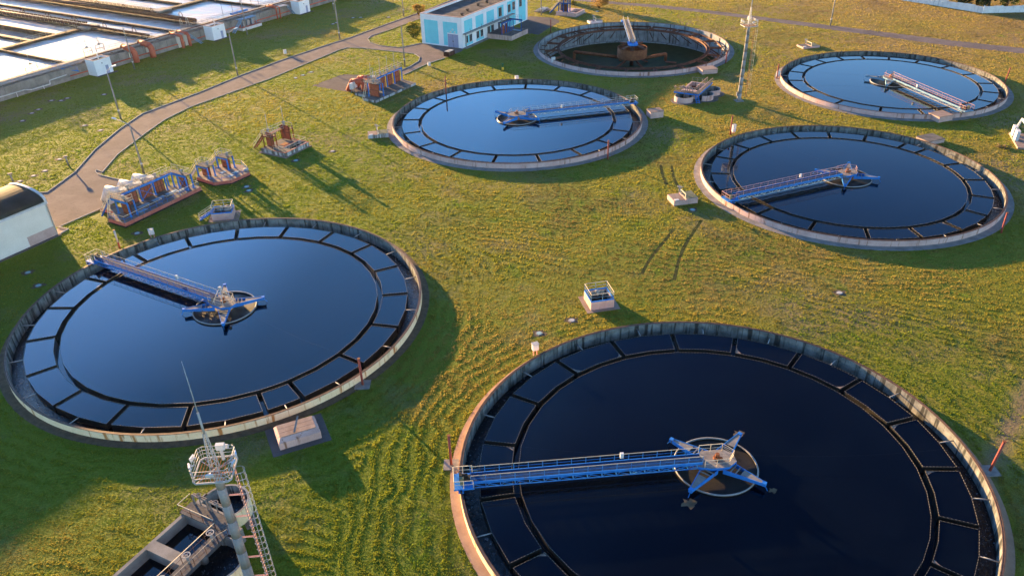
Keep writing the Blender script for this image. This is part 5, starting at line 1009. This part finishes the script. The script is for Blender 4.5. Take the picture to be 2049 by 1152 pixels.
# ------------------------------------------------------------------ grass: blades thick near the camera, thinning into the thatch far off
def vnoise(x,y,sc,seed,oct_=3):
    out=0;amp=1;tot=0
    for o_ in range(oct_):
        g=np.random.default_rng(seed+o_).random((256,256)); fx,fy=x/sc,y/sc; ix,iy=np.floor(fx).astype(int),np.floor(fy).astype(int); tx,ty=fx-ix,fy-iy; tx=tx*tx*(3-2*tx); ty=ty*ty*(3-2*ty)
        a=g[ix%256,iy%256];b=g[(ix+1)%256,iy%256];c_=g[ix%256,(iy+1)%256];d=g[(ix+1)%256,(iy+1)%256]
        out=out+amp*((a*(1-tx)+b*tx)*(1-ty)+(c_*(1-tx)+d*tx)*ty); tot+=amp; amp*=.5; sc/=2
    return out/tot
def inpoly(x,y,poly):
    r=np.zeros(len(x),bool); n=len(poly)
    for i in range(n):
        x1,y1=poly[i];x2,y2=poly[(i+1)%n]
        if y1==y2: continue
        cnd=((y1>y)!=(y2>y))&(x<(x2-x1)*(y-y1)/(y2-y1)+x1); r^=cnd
    return r
NT_=520000
rr=np.exp(rng.uniform(math.log(44),math.log(330),NT_)); az=rng.uniform(-.86,.76,NT_); gx,gy=rr*np.sin(az),rr*np.cos(az)
ok=np.ones(NT_,bool)
for cx,cy,cr in EXC_CIRC: ok&=(gx-cx)**2+(gy-cy)**2>cr*cr
ex,ey=gx+(vnoise(gx,gy,1.3,77)-.5)*.9,gy+(vnoise(gx,gy,1.3,88)-.5)*.9   # ragged turf edges
for pl in EXC_POLY: ok&=~inpoly(ex,ey,pl)
gx,gy,rr=gx[ok],gy[ok],rr[ok]; N=len(gx)
dist=np.full(N,1e9); 
for x,y,r in TANKS.values(): dist=np.minimum(dist,np.abs(np.hypot(gx-x,gy-y)-r))
wp=vnoise(gx,gy,12,3)*4.5+vnoise(gx,gy,2.2,8)*1.5
dirn=gx*.35+gy*.94
near=np.clip((16-dist)/6,0,1)
ph=np.where(near>.5,dist,dirn)+wp
row=.5+.5*np.sin(2*PI*ph/1.5)
row=np.clip((row-.45)*2.6,0,1)*np.clip(vnoise(gx,gy,14,21)*2.6-.55,0,1)*np.clip((150-rr)/60,.25,1)
clump=vnoise(gx,gy,1.1,40)
dry=np.clip(.08+gx*.0042+(gy-60)*.0016+(vnoise(gx,gy,26,60)-.5)*2.1+(vnoise(gx,gy,2.6,70)-.5)*.8,0,1)
# wheel tracks and the worn track on the right: short, bare
hsc=np.ones(N); dark=np.ones(N)
def track(pts,wd,k_):   # pressed-down ruts, darker and shorter
    q=[P(*e) for e in pts]
    for a,b in zip(q[:-1],q[1:]):
        d=b-a; L2=d.x**2+d.y**2; t_=np.clip(((gx-a.x)*d.x+(gy-a.y)*d.y)/L2,0,1); dd=np.hypot(gx-a.x-t_*d.x,gy-a.y-t_*d.y); hsc[:]=np.where(dd<wd,np.minimum(hsc,k_),hsc); dark[:]=np.where(dd<wd,.45,dark)
track([(1404,440),(1385,468),(1368,495),(1357,525),(1349,560)],.42,.3); track([(1347,460),(1330,482),(1312,503),(1296,525),(1284,548)],.42,.3); track([(1322,330),(1326,350),(1334,370)],.4,.3); track([(1344,332),(1346,348),(1352,365),(1362,380),(1376,392)],.4,.3); ta=(100.0,118.0); tb=(70.0,84.0); tl=math.hypot(30,34); dd=np.abs(-(gx-ta[0])*(tb[1]-ta[1])/tl+(gy-ta[1])*(tb[0]-ta[0])/tl); keep=~((dd+vnoise(gx,gy,2.5,91)*3<2.6)&(rng.random(N)<.85))
gx,gy,rr,row,clump,dry,hsc,dark=(q_[keep] for q_ in (gx,gy,rr,row,clump,dry,hsc,dark)); N=len(gx)
hgt=(.04+.10*row+.05*np.clip(clump-.45,0,1)*2)*hsc*rng.uniform(.7,1.35,N)*np.clip(rr/110,.8,1.5)
NB=3; wdt=np.clip(rr*.00085,.045,.24)
V=np.empty((N,NB,3,3),np.float32); Cc=np.empty((N,NB,3,4),np.float32)
sp=wdt*1.5
for k_ in range(NB):
    a=rng.uniform(0,2*PI,N); ox,oy=gx+rng.normal(0,1,N)*sp,gy+rng.normal(0,1,N)*sp; ca,sa=np.cos(a)*wdt,np.sin(a)*wdt; lean=rng.normal(0,.45,(N,2))*hgt[:,None]; h_=hgt*rng.uniform(.6,1.2,N)
    V[:,k_,0]=np.stack([ox-ca,oy-sa,np.full(N,-.01)],1); V[:,k_,1]=np.stack([ox+ca,oy+sa,np.full(N,-.01)],1); V[:,k_,2]=np.stack([ox+lean[:,0],oy+lean[:,1],h_],1)
    bare=np.clip((vnoise(gx,gy,9,120)-.50)*4.5,0,1)*np.clip(vnoise(gx,gy,45,130)*2.6-.55,0,1)*np.clip((gx+45)/60,.2,1)
    d=np.clip(dry+row*.16+rng.normal(0,.08,N),0,1)[:,None]
    g0=np.array([.138,.185,.015]);g1=np.array([.195,.196,.022]);g2=np.array([.250,.208,.036]);g3=np.array([.262,.200,.056])
    cl=np.where(d<.35,g0+(g1-g0)*d/.35,np.where(d<.7,g1+(g2-g1)*(d-.35)/.35,g2+(g3-g2)*(d-.7)/.3))*(rng.uniform(.8,1.22,N)*dark)[:,None]
    cl=cl*(1-.75*bare[:,None])+np.array([.125,.092,.050])*(.75*bare[:,None])
    weed=(np.clip((vnoise(gx,gy,3.1,150)-.70)*12,0,1)*rng.uniform(.3,1,N))[:,None]; cl=cl*(1-weed)+np.array([.10,.18,.015])*weed
    Cc[:,k_,:,:3]=cl[:,None,:]; Cc[:,k_,:,3]=1
me=bpy.data.meshes.new('grass'); nv=N*NB*3; me.vertices.add(nv); me.vertices.foreach_set('co',V.reshape(-1)); me.loops.add(nv); me.loops.foreach_set('vertex_index',np.arange(nv,dtype=np.int32)); me.polygons.add(N*NB); me.polygons.foreach_set('loop_start',np.arange(0,nv,3,dtype=np.int32)); me.update(calc_edges=False)
at=me.color_attributes.new('tint','FLOAT_COLOR','POINT'); at.data.foreach_set('color',Cc.reshape(-1)); me.materials.append(M['blades'])
go=bpy.data.objects.new('grass',me); COL.objects.link(go); tag(go,kind='stuff')
# ------------------------------------------------------------------ evening air
b=MB(); b.box(-2600,2600,-1600,3600,-6.0,64.0); hz=b.build('haze',[M['ground']]); hm_=bpy.data.materials.new('haze_air'); hm_.use_nodes=True; ht=hm_.node_tree; ht.nodes.remove(ht.nodes['Principled BSDF'])
pv=ht.nodes.new('ShaderNodeVolumePrincipled'); pv.inputs['Color'].default_value=(.9,.9,.92,1); pv.inputs['Density'].default_value=.000014; pv.inputs['Anisotropy'].default_value=.78; ht.links.new(pv.outputs[0],ht.nodes['Material Output'].inputs['Volume'])
hz.data.materials.clear(); hz.data.materials.append(hm_); tag(hz,kind='stuff')
